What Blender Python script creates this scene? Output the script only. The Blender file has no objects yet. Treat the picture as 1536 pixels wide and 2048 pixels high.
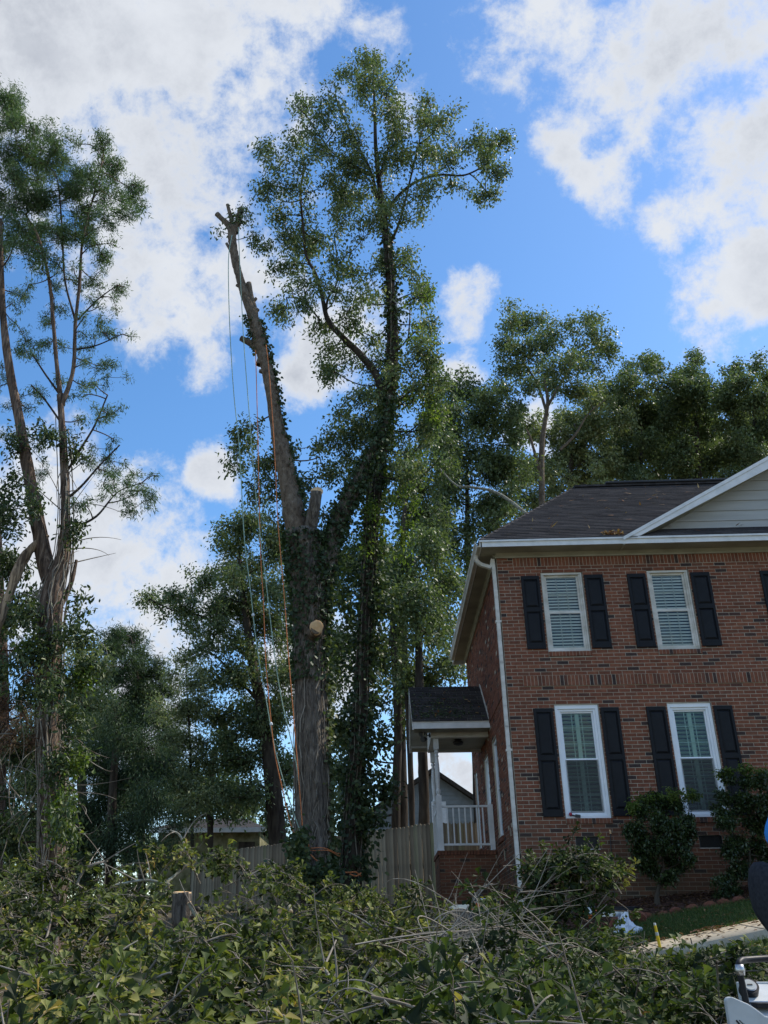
import bpy, math, random
import numpy as np
from mathutils import Vector, Matrix
# ------------------------------------------------------------------ camera, sky, sun
S = bpy.context.scene
COL = S.collection
rng = np.random.default_rng(7)
random.seed(7)
F, CX, CY = 1888.38, 659.17, 1024.0
CAM = np.array([-2.355, -17.225, -0.542])
M = np.array([[0.99856374, 0.05342854, -0.00398002],
              [0.02591219, -0.41659852, 0.90872121],
              [-0.0468936, 0.90751918, 0.41738463]])
cd = bpy.data.cameras.new('camera'); cam = bpy.data.objects.new('camera', cd); COL.objects.link(cam)
cd.sensor_fit = 'HORIZONTAL'; cd.sensor_width = 36.0; cd.lens = F / 1536 * 36
cd.shift_x = (768 - CX) / 1536; cd.shift_y = 0
cd.clip_start = 0.1; cd.clip_end = 3000
Rm = Matrix([[M[0][i], M[1][i], -M[2][i]] for i in range(3)]).to_4x4()
cam.matrix_world = Matrix.Translation(Vector(CAM)) @ Rm
S.camera = cam
S.view_settings.view_transform = 'Standard'; S.view_settings.look = 'None'
S.view_settings.exposure = 0.3; S.view_settings.gamma = 1.0; S.view_settings.use_curve_mapping = False
S.cycles.max_bounces = 6; S.cycles.transparent_max_bounces = 12; S.cycles.diffuse_bounces = 3
SUN_EL, SUN_AZ = math.radians(47), math.radians(66)      # azimuth measured from +Y towards +X
SUN_STR, SKY_STR = 3.9, 0.13
sd = bpy.data.lights.new('sun', 'SUN'); so = bpy.data.objects.new('sun', sd); COL.objects.link(so)
sd.energy = SUN_STR; sd.angle = math.radians(0.6); sd.color = (1.0, 0.93, 0.82)
sv = Vector((math.sin(SUN_AZ) * math.cos(SUN_EL), math.cos(SUN_AZ) * math.cos(SUN_EL), math.sin(SUN_EL)))
so.rotation_euler = sv.to_track_quat('Z', 'Y').to_euler(); so.location = (20, 10, 30)


def ray(x, y):
    return M.T @ np.array([(x - CX) / F, -(y - CY) / F, 1.0])


def at(x, y, Y):                      # the point of a picture position that lies in the vertical plane at depth Y
    d = ray(x, y)
    return CAM + d * (Y - CAM[1]) / d[1]


def vdepth(p):                        # distance along the viewing axis, for real widths
    return float(M[2] @ (np.asarray(p, float) - CAM))


# --- world: clear sky behind banks of broken cloud, as functions of direction only
W = bpy.data.worlds.new('World'); S.world = W; W.use_nodes = True
nt = W.node_tree; nt.nodes.clear(); N = nt.nodes.new; L = nt.links.new
sky = N('ShaderNodeTexSky'); sky.sky_type = 'NISHITA'; sky.sun_disc = False
sky.sun_elevation = SUN_EL; sky.sun_rotation = SUN_AZ; sky.air_density = 1.0; sky.dust_density = 0.4; sky.ozone_density = 1.6
tc = N('ShaderNodeTexCoord')


def vm(op, a, b=None):
    n = N('ShaderNodeVectorMath'); n.operation = op
    for k, v in enumerate((a, b)):
        if v is None: continue
        if isinstance(v, (tuple, list)): n.inputs[k].default_value = v
        else: L(v, n.inputs[k])
    return n


def ma(op, a, b=None, c=None):
    n = N('ShaderNodeMath'); n.operation = op
    for k, v in enumerate((a, b, c)):
        if v is None: continue
        if isinstance(v, (int, float)): n.inputs[k].default_value = v
        else: L(v, n.inputs[k])
    return n.outputs[0]


def wnoise(vec, scale, detail, rough=0.5, off=(0, 0, 0), dist=0.0):
    v = vm('ADD', vec, off)
    n = N('ShaderNodeTexNoise'); n.inputs['Scale'].default_value = scale; n.inputs['Detail'].default_value = detail
    n.inputs['Roughness'].default_value = rough; n.inputs['Distortion'].default_value = dist
    L(v.outputs[0], n.inputs['Vector'])
    return n


dirv = tc.outputs['Generated']
wp = wnoise(dirv, 3.5, 4, 0.55)
wp2 = vm('SUBTRACT', wp.outputs['Color'], (0.5, 0.5, 0.5))
wp3 = vm('MULTIPLY', wp2.outputs[0], (0.20, 0.20, 0.20))
dw = vm('ADD', dirv, wp3.outputs[0]).outputs[0]
CLOUDS = [(100, 60, 430), (330, 40, 380), (560, 30, 260), (700, 60, 150), (330, 300, 260), (330, 560, 190), (500, 540, 130), (420, 740, 90), (250, 520, 150), (650, 640, 120),
          (110, 1150, 250), (300, 1230, 190), (60, 1010, 170), (190, 1060, 130), (330, 1130, 95), (400, 1230, 90), (430, 1010, 70), (610, 760, 110), (890, 620, 85), (880, 725, 65), (790, 200, 80),
          (1120, 40, 190), (1330, 120, 260), (1500, 280, 240), (1250, 320, 150), (1470, 560, 140), (1370, 440, 100), (1530, 690, 50), (1180, 230, 120), (1420, 600, 60),
          (1060, 850, 80), (250, 1420, 200), (600, 1350, 200), (900, 1520, 150), (1500, 60, 230)]
fld = None
for (px, py, r) in CLOUDS:
    d = ray(px, py); k = 1 / np.linalg.norm(d); d = d * k
    dn = vm('DISTANCE', dw, tuple(float(t) for t in d)); rr = r / F * k
    v = ma('MULTIPLY_ADD', dn.outputs['Value'], -1.2 / rr, 1.18)
    fld = v if fld is None else ma('MAXIMUM', fld, v)
# the rest of the sky away from these banks carries similar broken cloud
gen = wnoise(dirv, 2.2, 3, 0.5, (4.1, 2.0, 7.7))
d0 = ray(768, 700); d0 = d0 / np.linalg.norm(d0)
away = ma('SUBTRACT', 1.0, vm('DOT_PRODUCT', dirv, tuple(float(t) for t in d0)).outputs['Value'])
awm = N('ShaderNodeMapRange'); awm.inputs[1].default_value = 0.10; awm.inputs[2].default_value = 0.4; L(away, awm.inputs[0])
g2 = ma('MULTIPLY', ma('MULTIPLY_ADD', gen.outputs['Fac'], 3.0, -1.35), awm.outputs[0])
fld = ma('MAXIMUM', ma('MAXIMUM', fld, -0.6), ma('SUBTRACT', g2, ma('MULTIPLY_ADD', awm.outputs[0], -0.6, 0.6)))
fine = wnoise(dirv, 7, 9, 0.62, (1.3, 0.2, 0.4), 0.1)
fine2 = wnoise(dirv, 23, 9, 0.68, (3.3, 0.2, 0.4), 0.12)
dens = ma('ADD', fld, ma('MULTIPLY_ADD', fine.outputs['Fac'], 2.2, -1.14))
dens = ma('ADD', dens, ma('MULTIPLY_ADD', fine2.outputs['Fac'], 2.3, -1.22))
cov = N('ShaderNodeMapRange'); cov.interpolation_type = 'SMOOTHSTEP'
cov.inputs[1].default_value = -0.12; cov.inputs[2].default_value = 0.75; L(dens, cov.inputs[0])
thick = N('ShaderNodeMapRange'); thick.inputs[1].default_value = 0.35; thick.inputs[2].default_value = 1.3; L(dens, thick.inputs[0])
shn = wnoise(dirv, 7.0, 9, 0.6, (9.0, 0.2, 2.0), 0.3)
shm = N('ShaderNodeMapRange'); shm.inputs[1].default_value = 0.36; shm.inputs[2].default_value = 0.62; L(shn.outputs['Fac'], shm.inputs[0])
shade = ma('MULTIPLY', thick.outputs[0], ma('MULTIPLY_ADD', shm.outputs[0], 0.85, 0.15))
cmix = N('ShaderNodeMixRGB'); cmix.inputs[1].default_value = (0.64, 0.67, 0.72, 1); cmix.inputs[2].default_value = (0.43, 0.46, 0.52, 1)
L(shade, cmix.inputs[0])
bs = N('ShaderNodeBackground'); bs.inputs[1].default_value = SKY_STR
hue = N('ShaderNodeHueSaturation'); hue.inputs['Saturation'].default_value = 1.25; hue.inputs['Value'].default_value = 1.36; L(sky.outputs[0], hue.inputs['Color']); L(hue.outputs[0], bs.inputs[0])
bc = N('ShaderNodeBackground'); bc.inputs[1].default_value = 1.0; L(cmix.outputs[0], bc.inputs[0])
ms = N('ShaderNodeMixShader'); L(cov.outputs[0], ms.inputs[0]); L(bs.outputs[0], ms.inputs[1]); L(bc.outputs[0], ms.inputs[2])
wo = N('ShaderNodeOutputWorld'); L(ms.outputs[0], wo.inputs[0])
W.cycles.sampling_method = 'MANUAL'; W.cycles.sample_map_resolution = 512

# ------------------------------------------------------------------ materials
MATS = {}


def mat(name, base, rough=0.7, ramp=None, noise=None, bump=None, rnd=None, spec=0.3, metal=0.0, trans=None, nmix=0.5, coat=0.0, darken=None, stain=False):
    """ramp: colour stops driven by noise; rnd: 'obj' or 'attr' picks colour per piece through `ramp`; noise (scale xyz, detail) ; bump (scale xyz, strength, dist)"""
    m = bpy.data.materials.new(name); m.use_nodes = True; t = m.node_tree; t.nodes.clear()
    n = t.nodes.new; l = t.links.new
    p = n('ShaderNodeBsdfPrincipled'); o = n('ShaderNodeOutputMaterial')
    p.inputs['Roughness'].default_value = rough; p.inputs['Specular IOR Level'].default_value = spec; p.inputs['Metallic'].default_value = metal
    p.inputs['Base Color'].default_value = (*base, 1)
    p.inputs['Coat Weight'].default_value = coat
    co = n('ShaderNodeTexCoord')

    def nz(sc, det, ro=0.55, dist=0.0):
        mp = n('ShaderNodeMapping'); mp.inputs['Scale'].default_value = sc if isinstance(sc, tuple) else (sc,) * 3
        l(co.outputs['Object'], mp.inputs[0])
        q = n('ShaderNodeTexNoise'); q.inputs['Scale'].default_value = 1; q.inputs['Detail'].default_value = det
        q.inputs['Roughness'].default_value = ro; q.inputs['Distortion'].default_value = dist
        l(mp.outputs[0], q.inputs[0]); return q.outputs['Fac']
    col = None
    if ramp:
        r = n('ShaderNodeValToRGB'); e = r.color_ramp.elements
        while len(e) < len(ramp): e.new(0.5)
        for k, (pos, c) in enumerate(ramp): e[k].position = pos; e[k].color = (*c, 1)
        if rnd == 'obj':
            oi = n('ShaderNodeObjectInfo'); l(oi.outputs['Random'], r.inputs[0])
        elif rnd == 'attr':
            a = n('ShaderNodeAttribute'); a.attribute_name = 'rnd'; l(a.outputs['Fac'], r.inputs[0])
        else: l(nz(*noise), r.inputs[0])
        col = r.outputs[0]
        if rnd and noise:
            mx = n('ShaderNodeMixRGB'); mx.blend_type = 'MULTIPLY'; mx.inputs[0].default_value = nmix
            l(col, mx.inputs[1]); r2 = n('ShaderNodeValToRGB'); r2.color_ramp.elements[0].position = 0.3; r2.color_ramp.elements[1].position = 0.7
            r2.color_ramp.elements[0].color = (0.35, 0.35, 0.35, 1); r2.color_ramp.elements[1].color = (1.25, 1.2, 1.15, 1)
            l(nz(*noise), r2.inputs[0]); l(r2.outputs[0], mx.inputs[2]); col = mx.outputs[0]
        if darken:      # a second, large-scale stain: (scale, colour, amount)
            mx = n('ShaderNodeMixRGB'); mx.inputs[2].default_value = (*darken[1], 1); l(col, mx.inputs[1])
            mr = n('ShaderNodeMapRange'); mr.inputs[1].default_value = 0.45; mr.inputs[2].default_value = 0.75; mr.inputs[4].default_value = darken[2]
            l(nz(darken[0], 4), mr.inputs[0]); l(mr.outputs[0], mx.inputs[0]); col = mx.outputs[0]
        if stain:       # damp green brown staining that climbs from the soil and streaks below sills
            ge = n('ShaderNodeNewGeometry'); sx = n('ShaderNodeSeparateXYZ'); l(ge.outputs['Position'], sx.inputs[0])
            mp = n('ShaderNodeMapping'); mp.inputs['Scale'].default_value = (1.3, 1.3, .7); l(ge.outputs['Position'], mp.inputs[0])
            q = n('ShaderNodeTexNoise'); q.inputs['Scale'].default_value = 1; q.inputs['Detail'].default_value = 6; l(mp.outputs[0], q.inputs[0])
            hz = n('ShaderNodeMapRange'); hz.inputs[1].default_value = 2.4; hz.inputs[2].default_value = -0.1; hz.inputs[3].default_value = -.35; hz.inputs[4].default_value = .45; hz.clamp = True; l(sx.outputs[2], hz.inputs[0])
            ad = n('ShaderNodeMath'); ad.operation = 'ADD'; l(q.outputs['Fac'], ad.inputs[0]); l(hz.outputs[0], ad.inputs[1])
            mr = n('ShaderNodeMapRange'); mr.inputs[1].default_value = .40; mr.inputs[2].default_value = .95; mr.inputs[4].default_value = .72; l(ad.outputs[0], mr.inputs[0])
            mx = n('ShaderNodeMixRGB'); mx.inputs[2].default_value = (.075, .062, .040, 1); l(mr.outputs[0], mx.inputs[0]); l(col, mx.inputs[1]); col = mx.outputs[0]
        l(col, p.inputs['Base Color'])
    if bump:
        b = n('ShaderNodeBump'); b.inputs['Strength'].default_value = bump[1]; b.inputs['Distance'].default_value = bump[2]
        l(nz(bump[0], 5), b.inputs['Height']); l(b.outputs[0], p.inputs['Normal'])
    out = p.outputs[0]
    if trans:
        tr = n('ShaderNodeBsdfTranslucent'); mx = n('ShaderNodeMixShader'); mx.inputs[0].default_value = trans
        if col is not None:
            g = n('ShaderNodeMixRGB'); g.blend_type = 'MULTIPLY'; g.inputs[0].default_value = 1; g.inputs[2].default_value = (1.5, 1.7, 0.7, 1)
            l(col, g.inputs[1]); l(g.outputs[0], tr.inputs[0])
        else: tr.inputs[0].default_value = (*base, 1)
        l(out, mx.inputs[1]); l(tr.outputs[0], mx.inputs[2]); out = mx.outputs[0]
    l(out, o.inputs[0]); MATS[name] = m
    return m


BR = [(0.0, (0.055, 0.040, 0.038)), (0.07, (0.075, 0.048, 0.042)), (0.11, (0.168, 0.068, 0.042)), (0.45, (0.228, 0.084, 0.050)), (0.8, (0.268, 0.105, 0.060)), (1.0, (0.195, 0.086, 0.056))]
mat('brick_piece', (.3, .1, .08), 0.85, BR, (14, 4), ((60, 60, 60), 0.5, 0.004), 'obj', 0.2, stain=True)
mat('brick_many', (.3, .1, .08), 0.85, BR, (14, 4), ((60, 60, 60), 0.5, 0.004), 'attr', 0.2, stain=True)
mat('mortar', (.42, .36, .29), 0.95, [(0.3, (0.36, 0.31, 0.24)), (0.7, (0.54, 0.48, 0.38))], (6, 5), ((80, 80, 80), 0.4, 0.004), spec=0.1, stain=True)
mat('shingle', (.05, .045, .045), 0.95, [(0, (0.044, 0.041, 0.043)), (0.5, (0.062, 0.058, 0.060)), (1, (0.088, 0.082, 0.083))], (30, 4), ((90, 90, 90), 0.6, 0.004), 'attr', 0.1)
mat('white_trim', (.78, .78, .76), 0.5, [(0.3, (0.66, 0.67, 0.66)), (0.6, (0.80, 0.80, 0.79))], (5, 4), spec=0.4)
mat('vinyl_white', (.86, .88, .9), 0.4, [(0.3, (0.80, 0.83, 0.86)), (0.6, (0.88, 0.90, 0.92))], (4, 3), spec=0.45)
mat('aged_trim', (.6, .57, .5), 0.6, [(0.3, (0.50, 0.47, 0.40)), (0.65, (0.72, 0.69, 0.63))], ((3, 3, 8), 5), spec=0.3)
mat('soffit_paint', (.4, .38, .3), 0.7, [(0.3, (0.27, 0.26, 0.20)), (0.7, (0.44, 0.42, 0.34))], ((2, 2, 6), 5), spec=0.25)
mat('siding_paint', (.4, .4, .38), 0.65, [(0.3, (0.40, 0.40, 0.38)), (0.7, (0.50, 0.50, 0.48))], ((1, 4, 12), 4), ((2, 30, 60), 0.2, 0.003), spec=0.25)
mat('shutter_black', (.012, .013, .018), 0.5, [(0.3, (0.006, 0.006, 0.008)), (0.7, (0.010, 0.011, 0.014))], (9, 4), ((40, 40, 200), 0.12, 0.002), spec=0.22)
mat('dark_metal', (.02, .02, .022), 0.5, spec=0.5)
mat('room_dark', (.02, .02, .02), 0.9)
mat('blind_white', (.93, .92, .88), 0.6)
mat('blind_green', (.34, .50, .40), 0.6)
mat('muntin_green', (.42, .58, .49), 0.5)
mat('screen_grey', (.10, .11, .11), 0.8)
mat('fence_wood', (.3, .25, .18), 0.9, [(0, (0.17, 0.14, 0.105)), (0.4, (0.27, 0.23, 0.17)), (0.8, (0.33, 0.295, 0.225)), (1, (0.25, 0.25, 0.15))], ((9, 9, 1.2), 5), ((40, 40, 3), 0.6, 0.006), 'obj', 0.1, nmix=0.8)
mat('bark_oak', (.16, .12, .09), 0.95, [(0.36, (0.040, 0.034, 0.028)), (0.5, (0.135, 0.115, 0.095)), (0.66, (0.26, 0.225, 0.185))], ((15, 15, 3.0), 9, 0.7, 0.9), ((18, 18, 3.0), 1.0, 0.09), spec=0.1)
mat('bark_smooth', (.2, .18, .15), 0.9, [(0.35, (0.085, 0.062, 0.045)), (0.55, (0.19, 0.150, 0.112)), (0.75, (0.31, 0.26, 0.205))], ((12, 12, 6), 8, 0.7, 0.6), ((30, 30, 14), 0.9, 0.03), spec=0.1)
mat('bark_cedar', (.2, .12, .09), 0.95, [(0.33, (0.045, 0.033, 0.026)), (0.5, (0.13, 0.092, 0.070)), (0.68, (0.30, 0.225, 0.17))], ((18, 18, 1.6), 8, 0.66, 0.6), ((24, 24, 1.8), 1.0, 0.06), spec=0.1)
mat('bark_dark', (.06, .05, .04), 0.95, [(0.3, (0.028, 0.022, 0.018)), (0.7, (0.085, 0.070, 0.055))], ((10, 10, 2), 6), ((20, 20, 3), 0.8, 0.02), spec=0.1)
mat('twig', (.2, .17, .13), 0.9, [(0, (0.14, 0.11, 0.08)), (1, (0.34, 0.31, 0.26))], None, None, 'attr', 0.1)
mat('lichen_bark', (.3, .3, .25), 0.9, [(0.3, (0.14, 0.11, 0.085)), (0.52, (0.27, 0.26, 0.20)), (0.7, (0.42, 0.45, 0.38))], (16, 6), ((50, 50, 50), 0.6, 0.006), spec=0.1)
mat('cut_wood', (.72, .5, .27), 0.8, [(0.3, (0.80, 0.47, 0.22)), (0.7, (0.95, 0.66, 0.37))], (10, 4), spec=0.15)
mat('torn_wood', (.5, .36, .2), 0.9, [(0.38, (0.10, 0.07, 0.05)), (0.62, (0.44, 0.32, 0.21))], ((22, 22, 1.5), 5), ((30, 30, 2), 0.8, 0.02), spec=0.1)


def ringwood():
    m = MATS['cut_wood']; t = m.node_tree; n = t.nodes.new; l = t.links.new; p = [q for q in t.nodes if q.type == 'BSDF_PRINCIPLED'][0]
    w = n('ShaderNodeTexWave'); w.wave_type = 'RINGS'; w.rings_direction = 'Z'; w.inputs['Scale'].default_value = 22; w.inputs['Distortion'].default_value = 2.5; w.inputs['Detail'].default_value = 3
    c = n('ShaderNodeTexCoord'); l(c.outputs['Object'], w.inputs[0]); mx = n('ShaderNodeMixRGB'); mx.blend_type = 'MULTIPLY'; mx.inputs[0].default_value = .4
    l(p.inputs['Base Color'].links[0].from_socket, mx.inputs[1]); l(w.outputs[0], mx.inputs[2]); l(mx.outputs[0], p.inputs['Base Color'])


ringwood()


def leafmat(name, cols, rough=0.5, spec=0.28, trans=0.24):
    return mat(name, cols[1], rough, [(k / (len(cols) - 1), c) for k, c in enumerate(cols)], None, None, 'attr', spec, trans=trans)


leafmat('leaf_oak', [(0.0722, 0.1049, 0.058), (0.1005, 0.1443, 0.0754), (0.1358, 0.1802, 0.0974), (0.1943, 0.2322, 0.1193), (0.3063, 0.2927, 0.1493)])
leafmat('leaf_bright', [(0.0587, 0.0888, 0.0236), (0.0906, 0.1356, 0.0336), (0.1275, 0.1775, 0.0425), (0.1793, 0.2093, 0.0542)], trans=0.4)
leafmat('leaf_far', [(0.071, 0.1021, 0.0524), (0.1025, 0.1413, 0.0712), (0.1454, 0.1838, 0.0936), (0.1956, 0.2335, 0.1173)])
leafmat('leaf_far_light', [(0.1263, 0.1607, 0.0876), (0.1793, 0.2134, 0.1128), (0.245, 0.2743, 0.1447), (0.3479, 0.3559, 0.2029)])
leafmat('leaf_cedar', [(0.0609, 0.1066, 0.0609), (0.0894, 0.1475, 0.0811), (0.1295, 0.1918, 0.1025), (0.1799, 0.2318, 0.1176)], 0.7, 0.2, 0.2)
leafmat('leaf_cypress', [(0.0335, 0.0586, 0.0335), (0.0492, 0.0811, 0.0446), (0.0712, 0.1055, 0.0564), (0.0989, 0.1275, 0.0647)], 0.7, 0.2, 0.2)
leafmat('leaf_ivy', [(0.0336, 0.0546, 0.0284), (0.0515, 0.0804, 0.0384), (0.0804, 0.1131, 0.0528), (0.1689, 0.1886, 0.0837)], .5, .28, .2)
leafmat('leaf_pile', [(0.022, 0.03, 0.01), (0.055, 0.078, 0.02), (0.12, 0.145, 0.036), (0.2, 0.215, 0.058), (0.3, 0.27, 0.08), (0.42, 0.28, 0.09)], 0.56, 0.2, 0.25)  # left heap's sunlight is put into these yellow greens; darker copy below
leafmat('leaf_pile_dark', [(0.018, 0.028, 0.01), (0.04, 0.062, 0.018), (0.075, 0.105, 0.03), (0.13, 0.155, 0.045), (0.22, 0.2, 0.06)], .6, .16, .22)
leafmat('leaf_shrub', [(0.0203, 0.037, 0.014), (0.0315, 0.0544, 0.0189), (0.0503, 0.0785, 0.0262), (0.0778, 0.1091, 0.036)], 0.35, 0.5, 0.2)
leafmat('leaf_dead', [(0.14, 0.055, 0.028), (0.22, 0.1, 0.045), (0.3, 0.17, 0.08), (0.42, 0.3, 0.16)], 0.8, 0.15, 0.15)
leafmat('leaf_brown', [(0.09, 0.05, 0.035), (0.15, 0.085, 0.055), (0.22, 0.14, 0.09)], 0.9, 0.1, 0.1)
leafmat('grass_blade', [(0.0368, 0.0653, 0.0186), (0.0553, 0.1009, 0.0245), (0.0852, 0.1308, 0.0339), (0.1675, 0.1675, 0.0649)], 0.6, 0.25, 0.25)
mat('soil', (.12, .09, .06), 0.95, [(0.3, (0.055, 0.042, 0.028)), (0.5, (0.10, 0.085, 0.05)), (0.7, (0.19, 0.15, 0.10))], (5, 8, 0.65), ((14, 14, 14), 0.8, 0.05), spec=0.1)
mat('mulch', (.10, .055, .04), 0.95, [(0.3, (0.040, 0.022, 0.017)), (0.55, (0.10, 0.055, 0.042)), (0.75, (0.17, 0.095, 0.075))], (18, 8, 0.65), ((40, 40, 40), 0.9, 0.04), spec=0.1)
mat('turf', (.04, .06, .02), 0.95, [(0.3, (0.030, 0.045, 0.014)), (0.7, (0.060, 0.080, 0.026))], (14, 6), ((60, 60, 60), 0.8, 0.03), spec=0.1)
mat('concrete', (.42, .36, .27), 0.9, [(0.3, (0.36, 0.31, 0.225)), (0.55, (0.47, 0.41, 0.31)), (0.75, (0.54, 0.48, 0.38))], (7, 9, 0.65), ((70, 70, 70), 0.5, 0.006), spec=0.15, darken=(1.3, (0.22, 0.17, 0.12), 0.5))
mat('sawdust', (.3, .24, .16), 0.95, [(0.35, (0.07, 0.055, 0.036)), (0.55, (0.20, 0.155, 0.105)), (0.68, (0.36, 0.30, 0.21))], (9, 10, 0.75), ((60, 60, 60), 0.8, 0.03), spec=0.1)
mat('rope_orange', (.62, .17, .05), 0.8, [(0.4, (0.50, 0.14, 0.05)), (0.6, (0.72, 0.29, 0.12))], (60, 2), spec=0.2)
mat('rope_green', (.42, .60, .50), 0.8, [(0.4, (0.22, 0.36, 0.29)), (0.6, (0.42, 0.54, 0.46))], (60, 2), spec=0.2)
mat('plastic_orange', (.75, .16, .03), 0.45, spec=0.4)
mat('plastic_black', (.018, .018, .02), 0.4, spec=0.45)
mat('plastic_white', (.75, .78, .82), 0.5, spec=0.4)
mat('bag_white', (.72, .76, .85), 0.45, [(0.4, (0.64, 0.69, 0.80)), (0.6, (0.80, 0.83, 0.88))], (12, 3), spec=0.4)
mat('terracotta', (.35, .12, .07), 0.9, [(0.3, (0.12, 0.05, 0.035)), (0.7, (0.27, 0.105, 0.065))], (9, 5), ((50, 50, 50), 0.5, 0.01), spec=0.15)
mat('yellow_paint', (.80, .55, .02), 0.4, spec=0.5)
mat('steel', (.5, .5, .5), 0.35, metal=0.9)
mat('machine_grey', (.50, .52, .52), 0.45, [(0.3, (0.42, 0.44, 0.44)), (0.6, (0.55, 0.57, 0.57))], (9, 5), spec=0.45)
mat('machine_black', (.012, .012, .014), 0.5, spec=0.25)
mat('cloth_grey', (.030, .032, .038), 0.95, [(0.3, (0.022, 0.023, 0.028)), (0.7, (0.040, 0.042, 0.050))], (60, 4), ((120, 120, 120), 0.4, 0.003), spec=0.1)
mat('cloth_blue', (.03, .22, .62), 0.8, spec=0.2)
mat('skin', (.55, .30, .20), 0.6, spec=0.3)
mat('hair', (.03, .02, .015), 0.7)
mat('red_plastic', (.35, .01, .03), 0.3, spec=0.6)
mat('grey_siding_far', (.26, .28, .28), 0.8, [(0.3, (0.22, 0.24, 0.24)), (0.7, (0.29, 0.31, 0.31))], (3, 4), spec=0.2)
mat('mossy_wall', (.2, .2, .11), 0.95, [(0.35, (0.10, 0.10, 0.045)), (0.65, (0.27, 0.25, 0.15))], (3, 7), spec=0.1)
mat('lamp_glass', (.6, .6, .55), 0.2, spec=0.6)


def glassmat():
    m = bpy.data.materials.new('window_glass'); m.use_nodes = True; t = m.node_tree; t.nodes.clear(); n = t.nodes.new; l = t.links.new
    g = n('ShaderNodeBsdfGlossy'); g.inputs['Roughness'].default_value = 0.02; g.inputs[0].default_value = (.9, .95, 1, 1)
    tr = n('ShaderNodeBsdfTransparent'); tr.inputs[0].default_value = (0.90, 0.93, 0.91, 1)
    fr = n('ShaderNodeFresnel'); fr.inputs[0].default_value = 1.4
    b = n('ShaderNodeBump'); b.inputs['Strength'].default_value = 0.15; b.inputs['Distance'].default_value = 0.02
    nn = n('ShaderNodeTexNoise'); nn.inputs['Scale'].default_value = 3; c = n('ShaderNodeTexCoord'); l(c.outputs['Object'], nn.inputs[0]); l(nn.outputs[0], b.inputs['Height']); l(b.outputs[0], g.inputs['Normal'])
    mx = n('ShaderNodeMixShader'); l(fr.outputs[0], mx.inputs[0]); l(tr.outputs[0], mx.inputs[1]); l(g.outputs[0], mx.inputs[2])
    o = n('ShaderNodeOutputMaterial'); l(mx.outputs[0], o.inputs[0]); MATS['window_glass'] = m


glassmat()

# ------------------------------------------------------------------ mesh helpers


def mesh(name, V, Fs, m, smooth=False, rnd=None):
    """V (n,3); Fs list of face arrays each (k,3|4|n) with equal lengths; rnd per-face float"""
    me = bpy.data.meshes.new(name)
    V = np.asarray(V, np.float32)
    if not isinstance(Fs, list): Fs = [Fs]
    Fs = [np.asarray(f, np.int32) for f in Fs if len(f)]
    me.vertices.add(len(V)); me.vertices.foreach_set('co', V.ravel())
    tot = np.concatenate([np.full(len(f), f.shape[1], np.int32) for f in Fs])
    idx = np.concatenate([f.ravel() for f in Fs])
    me.loops.add(len(idx)); me.loops.foreach_set('vertex_index', idx)
    me.polygons.add(len(tot)); st = np.zeros(len(tot), np.int32); st[1:] = np.cumsum(tot)[:-1]
    me.polygons.foreach_set('loop_start', st); me.polygons.foreach_set('loop_total', tot)
    if smooth: me.polygons.foreach_set('use_smooth', np.ones(len(tot), bool))
    if rnd is not None:
        a = me.attributes.new('rnd', 'FLOAT', 'FACE'); a.data.foreach_set('value', np.asarray(rnd, np.float32))
    me.update(calc_edges=True)
    me.materials.append(MATS[m])
    return me


def link(name, me, parent=None, kind=None, label=None):
    o = bpy.data.objects.new(name, me); COL.objects.link(o)
    if parent is not None: o.parent = parent
    if kind: o['kind'] = kind
    if label: o['label'] = label
    return o


def thing(name, label, cat, loc=(0, 0, 0), group=None):
    """An Empty; parts are built in world coordinates, so it stays at the origin unless loc is given and parts are offset"""
    o = bpy.data.objects.new(name, None); COL.objects.link(o); o.location = loc; o.empty_display_size = 0.2
    o['label'] = label; o['category'] = cat
    if group: o['group'] = group
    return o


def tag(o, label, cat, group=None):
    o['label'] = label; o['category'] = cat
    if group: o['group'] = group
    return o


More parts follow.
